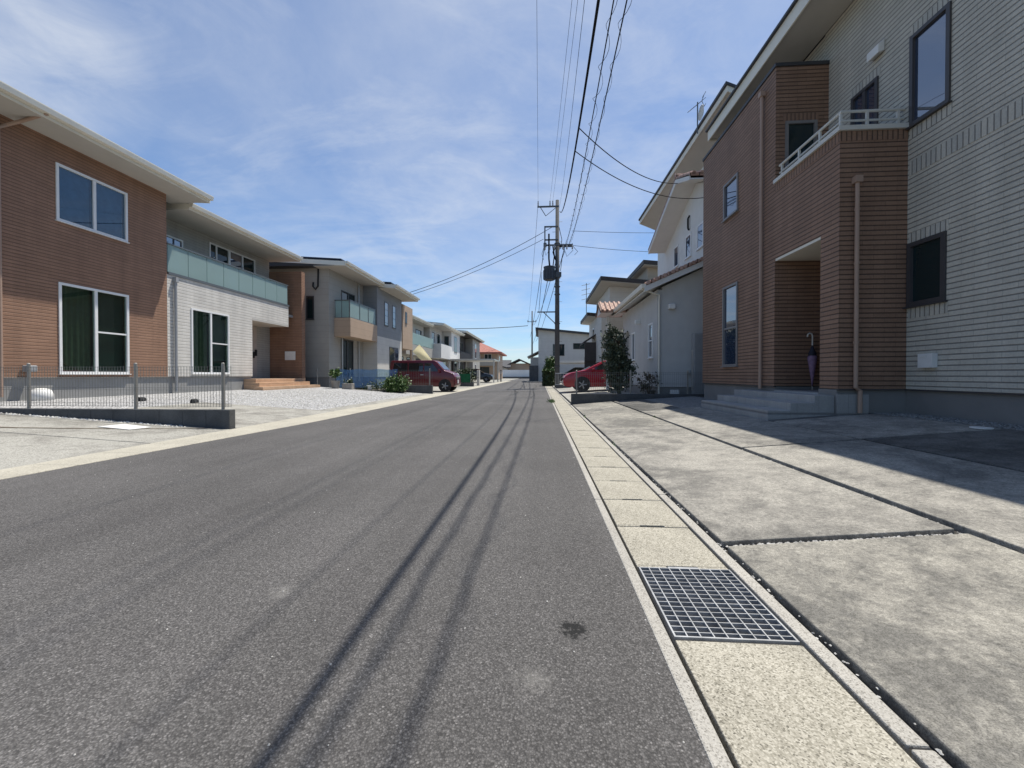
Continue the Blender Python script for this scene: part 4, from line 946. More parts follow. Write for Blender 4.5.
g = MB(); g.prism([(-.55, 49.4, 6.38), (-.55, 49.4, 6.6), (9.5, 49.4, 5.56), (9.5, 49.4, 5.34)], (0, 10, 0)); g.build('roof', 'roofd', R4)
for (a, b, c_, d_) in ((1.55, 1.8, 3.2, 4.6), (2.35, 2.95, 3.2, 4.6), (4.0, 5.6, 4.0, 4.7)): window(R4, 'Y', 50, -1, a, b, c_, d_, fm='frame_d', flush=True, fw=.05, mull=((a + b) / 2,) if b - a > 1 else ())
g = MB(); g.box(-1.2, -.21, 52, 58, .1, 3.1); g.prism([(-1.6, 51.6, 3.1), (-1.6, 51.6, 3.2), (-.2, 51.6, 3.9), (-.2, 51.6, 3.8)], (0, 6.8, 0)); g.build('lean_to', 'r4', R4)
g = MB(); g.box(-1.3, -.2, 49.7, 49.95, .1, 2.0); g.build('garden_wall', 'block', R4)
t = thing('carport', 'white flat roofed carport before the pale grey house', 'carport', (3.5, 44, .2))
g = MB(); g.box(1.6, 5.4, 40, 45, 2.05, 2.25); g.build('canopy', 'whitep', t)
for x in (1.75, 5.2):
    for yy in (40.2, 44.8): MB().box(x, x + .1, yy, yy + .1, .05, 2.05).build('post', 'alu', t)

# ================================================================== far end
t = tag(MB().box(-16, 1, 100, 100.25, -.05, 2.1).build('boundary_wall', 'conw'), 'long white wall closing the end of the street', 'wall')
t = tag(MB().box(-12, 1, 98.6, 99.2, -.05, .45).build('hedge_wall', 'block'), 'low dark kerb wall at the foot of the white wall', 'low wall')
t = thing('house', 'small cottage with a dark gabled roof above the white end wall', 'house', (-6.5, 125, 0), 'houses along the street')
g = MB(); g.box(-9.5, -2.5, 122, 130, 0, 4.3); g.build('wall', 'b_brown', t)
g = MB(); g.prism([(-10.5, 121, 3.6), (-6.2, 121, 5.7), (-1.6, 121, 3.6), (-1.6, 121, 3.3), (-6.2, 121, 5.3), (-10.5, 121, 3.3)], (0, 10, 0)); g.build('roof', 'roofbrown', t)
t = thing('house', 'low shed with a pale sloping roof behind the white end wall', 'house', (-15, 118, 0), 'houses along the street')
g = MB(); g.box(-18, -9.6, 116, 124, 0, 3.2); g.build('wall', 'b_white', t)
g = MB(); g.prism([(-20, 115, 5.6), (-9.0, 115, 3.0), (-9.0, 115, 2.7), (-20, 115, 5.2)], (0, 4, 0)); g.build('roof', 'roofbrown', t)
g = MB(); g.prism([(-19, 119.5, 3.2), (-8.6, 119.5, 3.2), (-8.6, 124, 5.4), (-19, 124, 5.4)], (0, 0, -.2)); g.build('back_roof', 'pole', t)
t = thing('house', 'distant low house with brown roof in the gap beyond the white wall', 'house', (4, 150, 0), 'houses along the street')
g = MB(); g.box(-3, 12, 150, 160, 0, 4.2); g.build('wall', 'b_white', t)
g = MB(); g.prism([(-4, 149, 4), (4.5, 149, 6.4), (13, 149, 4)], (0, 12, 0)); g.build('roof', 'roofbrown', t)

# ================================================================== vegetation
def leafmesh(spots, m, size, name, parent, squash=1.0, up=.3):
    mb = MB()
    for (x, y, z, r) in spots:
        d = Vector((R.gauss(0, 1), R.gauss(0, 1), R.gauss(0, 1) + up)).normalized(); e = d.cross(Vector((R.gauss(0, 1), R.gauss(0, 1), R.gauss(0, 1)))).normalized()
        l = size * R.uniform(.6, 1.3); w = l * .36 * r; p = Vector((x, y, z)); n_ = d.cross(e) * l * .12
        mb.add([p - d * l * .5, p + e * w + n_, p + d * l * .5, p - e * w + n_], [(0, 1, 2, 3)])
    return mb.build(name, m, parent, recalc=False)
def clumps(n, c, rx, ry, rz, per, cr, floor=None):
    out = []
    for _ in range(n):
        while True:
            a, b, h = R.uniform(-1, 1), R.uniform(-1, 1), R.uniform(-1, 1)
            if a * a + b * b + h * h <= 1: break
        q = (c[0] + a * rx, c[1] + b * ry, c[2] + h * rz); k = cr * R.uniform(.6, 1.3)
        for _ in range(per):
            z = q[2] + R.gauss(0, k * .5)
            if floor is not None and z < floor: z = floor + R.uniform(0, .08)
            out.append((q[0] + R.gauss(0, k * .5), q[1] + R.gauss(0, k * .5), z, 1))
    return out
t = thing('olive_tree', 'bushy dark olive tree standing behind the mesh fence by the red car', 'tree', (2.5, 13.2, .2))
g = MB(); g.tube([(2.5, 13.2, .1), (2.48, 13.2, .8), (2.52, 13.22, 1.5), (2.45, 13.2, 2.1)], [.06, .05, .035, .012], 7)
for i in range(9):
    a = i * 2.4; z = .5 + i * .17; g.tube([(2.49, 13.2, z), (2.45 + .18 * math.cos(a), 13.2 + .2 * math.sin(a), z + .3), (2.42 + .26 * math.cos(a), 13.2 + .3 * math.sin(a), z + .48)], [.025, .015, .006], 5)
g.build('trunk', 'bark', t)
sp = clumps(64, (2.36, 13.2, 1.65), .34, .34, .68, 60, .15) + clumps(42, (2.46, 13.15, .85), .38, .42, .55, 60, .17, .25) + clumps(14, (2.74, 13.2, 1.1), .22, .24, .3, 44, .12) + clumps(10, (2.25, 13.2, 2.25), .14, .12, .22, 30, .1)
leafmesh(sp, 'leaf', .075, 'crown', t)
def shrub(name, label, c, rx, rz, n, m, size, per=40, cat='shrub', stems=True, ry=None):
    t = thing(name, label, cat, (c[0], c[1], c[2]))
    leafmesh(clumps(n, (c[0], c[1], c[2] + rz), rx, ry or rx, rz, per, rx * .4, c[2]), m, size, 'foliage', t)
    if stems:
        g = MB()
        for i in range(6): a = i * 1.05; g.tube([(c[0], c[1], c[2] - .03), (c[0] + rx * .5 * math.cos(a), c[1] + rx * .5 * math.sin(a), c[2] + rz * 1.2)], [.015, .006], 5)
        g.build('stem', 'bark', t)
    return t
shrub('dry_shrub', 'sparse dry brown shrub between the olive tree and the stucco wall', (3.25, 12.55, .28), .3, .3, 22, 'leafb', .07, 22)
shrub('shrub', 'bright green shrub at the street end of the blue netted fence', (-6.42, 17.95, .03), .5, .36, 46, 'leafg', .095, 42, ry=.35)
shrub('weeds', 'low green weeds in front of the blue net', (-7.4, 18.3, .1), .9, .1, 30, 'leafd', .07, 26, ry=.15, stems=False)
t = thing('potted_plant', 'young leafy plant in a pale pot by the terracotta steps', 'potted plant', (-9.3, 18.1, .27))
MB().lathe((-9.3, 18.1, .25), [(.14, 0), (.2, .33), (.21, .35), (.18, .35), (.17, .3)], 14).build('pot', 'pot', t)
g = MB(); g.tube([(-9.3, 18.1, .55), (-9.28, 18.1, 1.0)], [.015, .008], 5); g.build('stem', 'bark', t)
leafmesh(clumps(14, (-9.3, 18.1, 1.0), .22, .2, .3, 14, .12), 'leafg', .13, 'foliage', t)
t = thing('plant_trough', 'low stone trough with weeds beside the pale flower pot', 'planter', (-8.75, 18.15, .25))
MB().box(-8.95, -8.5, 18.0, 18.3, .2, .48).build('trough', 'pot', t, bevel=.02); leafmesh(clumps(8, (-8.72, 18.15, .55), .2, .12, .1, 20, .1), 'leafd', .08, 'foliage', t)
t = thing('water_tub', 'small white tub standing below the blue net', 'tub', (-7.75, 18.3, .18))
MB().lathe((-7.75, 18.3, .15), [(.13, 0), (.16, .2), (.17, .2), (.17, .23), (.15, .23)], 14).build('tub', 'whitep', t)
g = MB(); g.box(-10.0, -6.2, 18.0, 18.55, .05, .2); struct(g.build('planting_bed', 'soil'), 'structure')
def hedge(label, x0, x1, y0, y1, z0, z1, m, n, size):
    t = thing('hedge', label, 'hedge', ((x0 + x1) / 2, (y0 + y1) / 2, z0), 'hedges by the far pole')
    sp = []
    for _ in range(n):
        a, b, c_ = R.random(), R.random(), R.random()
        k = R.randrange(3)
        if k == 0: a = R.choice((0, 1)) + R.gauss(0, .05)
        elif k == 1: b = R.choice((0, 1)) + R.gauss(0, .05)
        else: c_ = 1 + R.gauss(0, .05)
        sp.append((x0 + a * (x1 - x0), y0 + b * (y1 - y0), z0 + c_ * (z1 - z0), 1.4))
    leafmesh(sp, m, size, 'foliage', t)
    g = MB(); g.box(x0 + .06, x1 - .06, y0 + .06, y1 - .06, z0, z1 - .06); g.build('inner_mass', 'leafd', t)
    return t
hedge('clipped square hedge with pale green top, nearest the pole', .28, 1.05, 31.7, 33, .02, 1.2, 'leafd', 2600, .14)
leafmesh([(R.uniform(.24, 1.1), R.uniform(31.6, 33.1), 1.24 + R.uniform(-.04, .06), 1.4) for _ in range(500)], 'leafg', .14, 'new_growth', bpy.data.objects['hedge'])
shrub('round_hedge', 'taller rounded green bush behind the clipped square hedge', (.92, 36, .1), .5, 1.2, 90, 'leafg', .15, 40, ry=.6)
t = thing('grass_tuft', 'small tuft of bright grass growing from the roadside gutter edge', 'grass tuft', (.36, 13.2, 0))
g = MB()
for _ in range(160):
    x, y_ = .36 + R.gauss(0, .05), 13.3 + R.gauss(0, .35); a = R.uniform(0, 6.28); l = R.uniform(.03, .1)
    g.add([(x, y_, 0), (x + .012, y_, 0), (x + math.cos(a) * l * .7, y_ + math.sin(a) * l * .7, l)], [(0, 1, 2)])
g.build('blades', 'leafg', t, recalc=False)

for k, (x, y_, n_, l) in enumerate(((.915, 5.2, 26, 'tiny weed sprouting from the dark joint beside the gutter, near the drain grate'), (.915, 8.4, 40, 'small weed in the dark joint beside the gutter, before the block kerb'), (2.06, 7.6, 34, 'small weed growing from the long joint between the driveway slabs'))):
    t = thing('weed', l, 'weed', (x, y_, 0)); z = zr(x) - .03
    leafmesh([(x + R.gauss(0, .012), y_ + R.gauss(0, .05), z + abs(R.gauss(.01, .018)), 1.3) for _ in range(n_)], 'leafg', .03, 'blades', t)
# ================================================================== vehicles
def car(label, cat, loc, outline, belt, hw, taper, paint, wheels, wr, glass, facing=1, lamp=None, group='parked cars', extra=None, name='parked_car'):
    """outline: (x,z) side outline, nose towards +x of the car; facing=1 nose to +X world, -1 nose to -X"""
    t = thing(name, label, cat, loc, group)
    LX, LY, LZ = loc
    w = lambda z: hw if z <= belt else hw - (z - belt) * taper
    W = lambda x, y, z: (LX + facing * x, LY + y, LZ + z)
    # split at belt: clip polygons
    def clip(poly, above):
        out = []
        for i in range(len(poly)):
            p, q = poly[i], poly[(i + 1) % len(poly)]
            ip = (p[1] >= belt) == above or p[1] == belt; iq = (q[1] >= belt) == above or q[1] == belt
            if ip: out.append(p)
            if (p[1] - belt) * (q[1] - belt) < 0: f = (belt - p[1]) / (q[1] - p[1]); out.append((p[0] + f * (q[0] - p[0]), belt))
        return out
    arches = []
    ol_ = []
    for p in outline: ol_.append(p)
    mb = MB()
    for above in (False, True):
        po = clip(ol_, above)
        if len(po) < 3: continue
        n = len(po); vs = [W(x, -w(z), z) for x, z in po] + [W(x, w(z), z) for x, z in po]
        fs = [tuple(range(n)), tuple(range(2 * n - 1, n - 1, -1))]
        for i in range(n):
            j = (i + 1) % n
            if abs(po[i][1] - belt) < 1e-6 and abs(po[j][1] - belt) < 1e-6: continue
            fs.append((i, j, n + j, n + i))
        mb.add(vs, fs)
    o = mb.build('body', paint, t, recalc=False)
    bm = bmesh.new(); bm.from_mesh(o.data); bmesh.ops.remove_doubles(bm, verts=bm.verts, dist=.0008); bmesh.ops.recalc_face_normals(bm, faces=bm.faces); bm.to_mesh(o.data); bm.free()
    bv = o.modifiers.new('bevel', 'BEVEL'); bv.width = .035; bv.segments = 3; bv.limit_method = 'ANGLE'; bv.angle_limit = rad(25)
    for p in o.data.polygons: p.use_smooth = True
    for gl_ in glass['side']:
        for s in (-1, 1):
            mb = MB(); mb.prism([W(x, s * (w(z) + .004), z) for x, z in gl_], (0, s * .008, 0)); mb.build('side_window', 'carglass', t)
    for nm, seg in glass['end']:
        (xa, za), (xb, zb_) = seg; nx, nz = (zb_ - za), -(xb - xa); L = math.hypot(nx, nz); nx, nz = nx / L, nz / L
        if nz < 0: nx, nz = -nx, -nz
        mb = MB(); k = .012
        mb.hexa([W(xa + nx * .003, -w(za) + .1, za + nz * .003), W(xa + nx * .003, w(za) - .1, za + nz * .003), W(xb + nx * .003, w(zb_) - .1, zb_ + nz * .003), W(xb + nx * .003, -w(zb_) + .1, zb_ + nz * .003)],
                [W(xa + nx * k, -w(za) + .1, za + nz * k), W(xa + nx * k, w(za) - .1, za + nz * k), W(xb + nx * k, w(zb_) - .1, zb_ + nz * k), W(xb + nx * k, -w(zb_) + .1, zb_ + nz * k)]); mb.build(nm, 'carglass', t)
    for x in wheels:
        for s in (-1, 1):
            y0 = s * (hw - .1)
            mb = MB(); mb.lathe(W(x, y0, wr), [(wr * .62, -.1), (wr * .94, -.1), (wr, -.07), (wr, .07), (wr * .94, .1), (wr * .62, .1)], 22, 'Y'); ty = mb.build('wheel', 'black', t)
            mb = MB(); c_ = W(x, y0 + s * .085, wr); mb.lathe(c_, [(wr * .64, -.02), (wr * .64, .02), (.01, .02)] if s > 0 else [(.01, -.02), (wr * .64, -.02), (wr * .64, .02)], 18, 'Y')
            for k in range(5):
                a = k * 1.2566; mb.tube([Vector(c_) + Vector((0, s * .03, 0)), Vector(c_) + Vector((math.cos(a) * wr * .6, s * .03, math.sin(a) * wr * .6))], .03, 5)
            mb.build('rim', 'rim', ty)
            # dark arch lining
            mb = MB(); mb.lathe(W(x, s * (hw - .012), wr + .015), [(wr * 1.13, -.02), (wr * 1.13, .02)], 24, 'Y'); mb.build('wheel_arch', 'black', t)
    for (x, y_, z, sx, sy, sz, mm, nm) in (extra or ()):
        for s in (-1, 1):
            if y_ == 0 and s > 0: continue
            mb = MB(); c_ = W(x, s * y_, z); mb.box(c_[0] - sx, c_[0] + sx, c_[1] - sy, c_[1] + sy, c_[2] - sz, c_[2] + sz); mb.build(nm, mm, t, bevel=min(sx, sy, sz) * .6)
    return t
# kei van, nose to the street (+X)
kv = [(-1.68, .28), (-1.7, .9), (-1.66, 1.45), (-1.6, 1.57), (.55, 1.59), (.7, 1.54), (1.15, 1.06), (1.56, .93), (1.68, .75), (1.7, .35), (1.62, .24)]
car('dark red boxy van parked nose to the street beside the blue net', 'van', (-5.95, 21.1, .02), kv, .98, .74, .13, 'maroon', (-1.15, 1.17), .29,
    dict(side=[[(-1.5, 1.02), (-.75, 1.02), (-.75, 1.44), (-1.45, 1.44)], [(-.68, 1.02), (.05, 1.02), (.05, 1.44), (-.68, 1.44)], [(.12, 1.02), (.86, 1.02), (.52, 1.43), (.12, 1.44)]],
         end=[('windscreen', ((1.1, 1.12), (.74, 1.5))), ('rear_window', ((-1.695, 1.02), (-1.665, 1.38)))]), 1,
    extra=[(1.52, .58, .82, .1, .12, .11, 'lamp', 'headlight'), (-1.69, .62, .85, .03, .08, .2, 'amber', 'tail_light'), (.9, .84, 1.05, .05, .08, .08, 'maroon', 'wing_mirror'), (1.7, 0, .5, .01, .17, .09, 'whitep', 'number_plate'), (1.69, 0, .72, .02, .4, .05, 'alu', 'grille'), (.0, .752, .85, .08, .01, .02, 'alu', 'door_handle'), (-.75, .752, .85, .08, .01, .02, 'alu', 'door_handle')])
# red hatchback, nose to the street (-X)
rc = [(-2.1, .3), (-2.12, .75), (-2.02, 1.0), (-1.5, 1.38), (-.9, 1.46), (.0, 1.44), (.35, 1.36), (1.15, .96), (1.75, .84), (2.02, .7), (2.1, .5), (2.06, .26), (1.9, .2), (-1.95, .22)]
car('bright red hatchback parked nose to the street behind the olive tree', 'car', (3.15, 19.4, .12), rc, .93, .84, .42, 'redcar', (-1.25, 1.25), .31,
    dict(side=[[(-1.6, .98), (-.55, .98), (-.55, 1.36), (-1.2, 1.32)], [(-.48, .98), (.85, .98), (.25, 1.32), (-.48, 1.37)]],
         end=[('windscreen', ((1.1, .99), (.4, 1.335))), ('rear_window', ((-2.0, 1.02), (-1.55, 1.34)))]), -1,
    extra=[(1.86, .66, .66, .13, .13, .07, 'lamp', 'headlight'), (-2.05, .64, .8, .05, .12, .08, 'amber', 'tail_light'), (.78, .93, .98, .06, .09, .06, 'redcar', 'wing_mirror'), (2.1, 0, .42, .012, .17, .06, 'whitep', 'number_plate'), (2.07, 0, .56, .03, .45, .06, 'black', 'grille'), (-.2, .85, .78, .08, .01, .02, 'alu', 'door_handle')])
bc = [(-1.85, .3), (-1.9, .8), (-1.7, 1.05), (-1.3, 1.45), (.1, 1.48), (.95, .98), (1.7, .82), (1.9, .6), (1.88, .25)]
gk = dict(side=[[(-1.5, .98), (-.4, .98), (-.4, 1.38), (-1.2, 1.38)], [(-.33, .98), (.75, .98), (.1, 1.4), (-.33, 1.4)]], end=[('windscreen', ((.9, 1.01), (.16, 1.45))), ('rear_window', ((-1.68, 1.07), (-1.33, 1.42)))])
ek = [(1.75, .6, .68, .1, .13, .07, 'lamp', 'headlight'), (.7, .88, .98, .05, .08, .06, 'blackcar', 'wing_mirror'), (1.9, 0, .4, .012, .17, .06, 'whitep', 'number_plate'), (-1.85, .6, .8, .05, .12, .08, 'amber', 'tail_light')]
car('black car parked under the flat canopy on the far left', 'car', (-7.2, 46.2, .08), bc, .93, .8, .4, 'blackcar', (-1.15, 1.2), .3, gk, 1, extra=ek)
car('dark car parked below the white carport beyond the red hatchback', 'car', (3.6, 42, .15), bc, .93, .8, .4, 'blackcar', (-1.15, 1.2), .3, gk, -1, extra=ek)

# ================================================================== things on the far left
t = thing('shade_sail', 'pale yellow shade cloth stretched at a slant behind the dark red van', 'shade sail', (-8.2, 28, .1))
g = MB(); q = [(-8.85, 28, 2.5), (-8.35, 28.0, 2.98), (-7.3, 27.8, 1.75), (-8.05, 27.8, 1.75)]
cl = []
for i in range(9):
    for j in range(7):
        a, b = i / 8, j / 6; p = (Vector(q[0]).lerp(Vector(q[3]), a)).lerp(Vector(q[1]).lerp(Vector(q[2]), a), b); p.y += .12 * math.sin(math.pi * a) * math.sin(math.pi * b) + .03 * math.sin(a * 9 + b * 5); cl.append(p)
g.add(cl, [(i * 7 + j, (i + 1) * 7 + j, (i + 1) * 7 + j + 1, i * 7 + j + 1) for i in range(8) for j in range(6)]); g.build('cloth', 'sail', t, smooth=True, recalc=False)
g = MB(); g.tube([(-8.85, 28, .1), (-8.85, 28, 2.6)], .03, 6); g.tube([(-7.3, 27.8, .1), (-7.3, 27.8, 1.8)], .03, 6); g.build('post', 'alu', t)
t = thing('carport', 'thin flat carport canopy on slim posts at the far left', 'carport', (-7.5, 46.5, .1))
g = MB(); g.box(-10.2, -4.95, 44.3, 49, 2.45, 2.62); g.build('canopy', 'alu', t)
for x in (-10, -8.9, -5.1):
    for yy in (44.5, 48.8): MB().box(x, x + .12, yy, yy + .12, .02, 2.45).build('post', 'whitep' if x < -8 else 'alu', t)
block_wall('low brown block kerb by the green net on the left', -6.6, -4.95, 30.4, 30.6, -.05, .28, 4)
t = thing('green_net_fence', 'low fence hung with green net behind the dark red van', 'fence', (-5.8, 30.5, .28))
g = MB(); g.box(-6.5, -5.2, 30.48, 30.5, .3, .95); g.build('net_sheet', 'greennet', t)
for x in (-6.5, -5.9, -5.2): MB().box(x - .02, x + .02, 30.5, 30.54, .25, 1.05).build('post', 'alu', t)
shrub('dark_shrub', 'dark shrub spilling over the green netted fence', (-5.9, 31.2, .1), .8, .6, 40, 'leafd', .14, 40, ry=.4)
t = tag(MB().box(-5.15, -4.95, 33.2, 33.7, 0, 1.25).build('gate_pillar', 'b_white', bevel=.02), 'pale gate pillar beyond the green netted fence', 'gate pillar')
t = thing('name_post', 'thin grey letterbox post beside the far left carport', 'post', (-4.95, 52, 0))
MB().box(-5.05, -4.9, 52, 52.15, 0, 1.5).build('post', 'pole', t); MB().box(-5.07, -4.88, 51.97, 52, 1.0, 1.35).build('letterbox', 'greyp', t)

# ================================================================== utility poles and cables
def utility_pole(label, x, y, h, full=True):
    t = thing('utility_pole', label, 'utility pole', (x, y, 0), 'utility poles')
    MB().tube([(x, y, -.1), (x, y, h)], [.175, .115], 14).build('pole', 'pole', t, smooth=True)
    return t
PX, PY, PH = 1.12, 27.0, 12.25
t = utility_pole('tall concrete utility pole carrying a drum transformer on the right of the road', PX, PY, PH)
g = MB(); g.box(PX - 1.3, PX + .1, PY - .2, PY - .12, 11.75, 11.84); g.tube([(PX - .75, PY - .14, 11.2), (PX - 1.1, PY - .16, 11.76)], .025, 5); g.tube([(PX - .75, PY - .14, 11.2), (PX - .12, PY - .16, 11.7)], .02, 5); g.build('top_crossarm', 'steel', t)
for x in (-1.25, -.48, -.3):
    MB().lathe((PX + x, PY - .16, 11.84), [(.03, 0), (.05, .08), (.03, .1), (.05, .18), (.03, .2), (.04, .3), (.015, .34)], 10).build('insulator', 'ins', t)
g = MB(); g.box(PX - .85, PX + .05, PY - .2, PY - .12, 9.6, 9.68); g.box(PX - .85, PX + 1.0, PY - .2, PY - .12, 9.25, 9.34); g.box(PX - .85, PX - .77, PY - .2, PY - .12, 9.34, 10.5); g.box(PX - .85, PX + .05, PY - .2, PY - .12, 10.45, 10.53); g.box(PX + .1, PX + 1.0, PY + .12, PY + .2, 9.25, 9.34); g.box(PX - .9, PX - .7, PY - .28, PY - .05, 9.2, 9.42); g.build('mid_crossarm', 'steel', t)
for x in (-.8, -.5, -.2, .35, .6, .95):
    MB().lathe((PX + x, PY - .3, 8.95), [(.02, 0), (.06, .06), (.03, .1), (.06, .2), (.03, .24), (.02, .4)], 10).build('insulator', 'ins', t)
g = MB(); g.tube([(PX - .55, PY - .25, 10.0), (PX - .55, PY - .25, 8.4), (PX - .5, PY - .3, 7.9)], .055, 7); g.tube([(PX - .3, PY - .22, 9.2), (PX - .2, PY - .3, 8.6), (PX - .3, PY - .3, 7.8)], .04, 6); g.tube([(PX - .15, PY - .22, 9.1), (PX - .28, PY - .3, 8.8), (PX - .12, PY - .3, 8.3)], .05, 6)
g.tube([(PX - .85, PY - .3, 9.2), (PX - 1.0, PY - .3, 8.7), (PX - .9, PY - .35, 8.3)], .016, 5); g.tube([(PX - .85, PY - .3, 9.0), (PX - .75, PY - .3, 8.6), (PX - .55, PY - .3, 8.9)], .016, 5)
g.tube([(PX + .95, PY - .3, 9.2), (PX + 1.3, PY - .3, 8.8), (PX + 1.1, PY - .3, 8.6)], .016, 5); g.tube([(PX + .4, PY - .3, 9.1), (PX + .6, PY - .3, 8.5), (PX + 1.0, PY - .3, 8.9)], .016, 5); g.tube([(PX + .1, PY - .3, 10.4), (PX + .28, PY - .3, 9.6), (PX + .2, PY - .3, 9.0)], .02, 5); g.tube([(PX + .3, PY - .3, 9.2), (PX + .45, PY - .3, 8.8), (PX + .3, PY - .3, 8.4), (PX + .2, PY - .2, 7.6)], .02, 5); g.build('jumper_cable', 'wire', t)
g = MB(); g.lathe((PX - .52, PY - .25, 7.0), [(.3, 0), (.36, .03), (.36, .8), (.38, .8), (.38, .86), (.2, .92), (.0, .93)], 18); tr = g.build('transformer', 'trafo', t)
g = MB()
for k in range(10): a = k * .628; g.box(PX - .52 + .38 * math.cos(a) - .02, PX - .52 + .38 * math.cos(a) + .02, PY - .25 + .38 * math.sin(a) - .02, PY - .25 + .38 * math.sin(a) + .02, 7.05, 7.65)
g.build('cooling_fin', 'trafo', tr)
g = MB(); g.box(PX - .3, PX + .2, PY - .2, PY + .2, 7.2, 7.28); g.box(PX - .1, PX + .26, PY - .2, PY + .15, 7.28, 7.55); g.build('bracket', 'steel', t)
g = MB(); g.box(PX - 1.3, PX + .1, PY - .05, PY + .02, 4.95, 5.02); g.tube([(PX - .9, PY, 4.98), (PX - .1, PY, 4.2)], .03, 5); g.build('stay_bracket', 'steel', t)
g = MB()
for k in range(14): z = 2.4 + k * .65; s = 1 if k % 2 else -1; g.tube([(PX, PY, z), (PX + s * .32, PY, z)], .012, 5)
g.build('climbing_bolt', 'steel', t)
g = MB()
for z in (1.4, 4.2, 6.1, 6.6, 9.4): g.lathe((PX, PY, z), [(.19, 0), (.19, .06)], 12)
g.build('band', 'steel', t)
t2 = utility_pole('slimmer utility pole standing at the far end of the road', -1.5, 78, 13.0)
g = MB(); g.box(-2.4, -.7, 77.8, 77.9, 10.9, 11.0); g.build('crossarm', 'steel', t2)
for x in (-2.3, -1.2, -.8): MB().lathe((x, 77.85, 11.0), [(.05, 0), (.09, .1), (.03, .3)], 8).build('insulator', 'ins', t2)
t = thing('pole_base_wall', 'dark concrete kerb block at the foot of the nearer utility pole', 'low wall', (1.3, 25.5, 0))
MB().box(.98, 1.9, 25.3, 25.5, 0, .26).build('blocks', 'block', t, bevel=.01)
t = thing('mesh_gate', 'white wire gate panel around the foot of the nearer utility pole', 'gate', (1.25, 25.8, .2))
g = MB()
for i in range(13): x = .95 + i * .1; g.box(x, x + .012, 25.6, 25.612, .2, 1.0)
for z in (.25, .95): g.box(.95, 2.2, 25.612, 25.63, z, z + .03)
g.build('mesh_panel', 'whitep', t)

def sagline(a, b, sag, n=40):
    a, b = Vector(a), Vector(b); return [a.lerp(b, i / n) - Vector((0, 0, 4 * sag * (i / n) * (1 - i / n))) for i in range(n + 1)]
def cable(label, pts, r, n=5, group='overhead cables'):
    g = MB(); g.tube(pts, r, n); return tag(g.build('overhead_cable', 'wire', smooth=True), label, 'cable', group)
cable('single thin line strung from the left end of the top crossarm over the road', sagline((PX - 1.25, PY - .16, 12.15), (-.05, -12, 12.2), .5), .006)
cable('thin upper line from the inner insulator of the top crossarm, left of a pair', sagline((PX - .48, PY - .16, 12.15), (1.35, -12, 12.1), .5), .006)
cable('thin upper line from the inner insulator of the top crossarm, right of a pair', sagline((PX - .3, PY - .16, 12.15), (1.5, -12, 12.2), .52), .006)
def parab(a, m, b, n=60):
    """cable through three points: both parabolas in Y"""
    out = []
    for k in range(n + 1):
        y = a[1] + (b[1] - a[1]) * k / n
        la = (y - m[1]) * (y - b[1]) / ((a[1] - m[1]) * (a[1] - b[1])); lm = (y - a[1]) * (y - b[1]) / ((m[1] - a[1]) * (m[1] - b[1])); lb = (y - a[1]) * (y - m[1]) / ((b[1] - a[1]) * (b[1] - m[1]))
        out.append(Vector((la * a[0] + lm * m[0] + lb * b[0], y, la * a[2] + lm * m[2] + lb * b[2])))
    return out
thk = parab((1.28, PY - .1, 11.5), (.735, 5.2, 5.6), (.45, -12, 6.2))
cable('thick black power cable running from the pole top over the roadside', thk, .02, 6)
cable('fine line running close beside the thick black power cable', parab((1.2, PY - .1, 11.6), (.72, 6.4, 7.0), (.5, -12, 7.6)), .005)
def spiral(label, a, m, b, seed):
    ps = parab(a, m, b); t = thing('overhead_cable', label, 'cable', Vector(a), 'overhead cables')
    g = MB(); g.tube(ps, .008, 5); g.build('messenger', 'wire', t, smooth=True)
    g = MB(); g.tube([p - Vector((0, 0, .028)) for p in ps], .008, 5); g.build('telephone_line', 'wire', t, smooth=True)
    rr = random.Random(seed); h = []; L = (Vector(b) - Vector(a)).length; n = int(L * 10)
    for i in range(n + 1):
        f = i / n * 60; k = min(59, int(f)); p = ps[k].lerp(ps[k + 1], f - k)
        ph = i / 10 / .95 * 2 * math.pi; r = .05 + .02 * math.sin(i * .071 + seed)
        h.append(p + Vector((r * math.cos(ph), 0, r * math.sin(ph) - .04)))
    g = MB(); g.tube(h, .004, 4); g.build('spiral_hanger', 'wire', t, smooth=True)
    return t
spiral('left spiral wrapped telephone cable hung beside the thick power cable', (1.66, PY - .1, 9.38), (1.06, 6.0, 6.3), (.65, -12, 6.9), 1)
spiral('right spiral wrapped telephone cable hung beside the thick power cable', (1.86, PY - .1, 9.36), (1.25, 6.0, 6.3), (.85, -12, 6.9), 5)
# drop cables to the stucco house
on = lambda q: min(thk, key=lambda p: abs((p.z - .86) - q * p.y) if p.y > 2 else 99)
cable('upper black service cable sagging to the stucco house gable', sagline(on(.6), (4.38, 13.3, 6.9), .35, 30), .011, 5)
cable('lower black service cable sagging to the stucco house gable', sagline(on(.534), (4.97, 12.75, 6.2), .4, 30), .011, 5)
cable('upper black line from the pole to the taupe house roof', sagline((PX - .2, PY, 10.6), (-9.2, 27.5, 6.4), .35, 30), .018, 5)
cable('lower black line from the pole to the taupe house roof', sagline((PX - .9, PY, 9.75), (-9.0, 27.6, 6.3), .25, 30), .015, 5)
cable('thin line crossing from the far pole toward the red tiled roof', sagline((-2.3, 77.8, 10.2), (-24, 60, 8.2), .5, 24), .05, 4)
cable('faint line strung from the spiral cables toward the beige house', sagline((1.85, 24, 9.2), (12, 30, 11.0), .1, 16), .012, 4)
cable('faint lower line strung from the pole toward the beige house', sagline((PX + 1.0, PY, 9.3), (14, 32, 10.2), .25, 16), .014, 4)
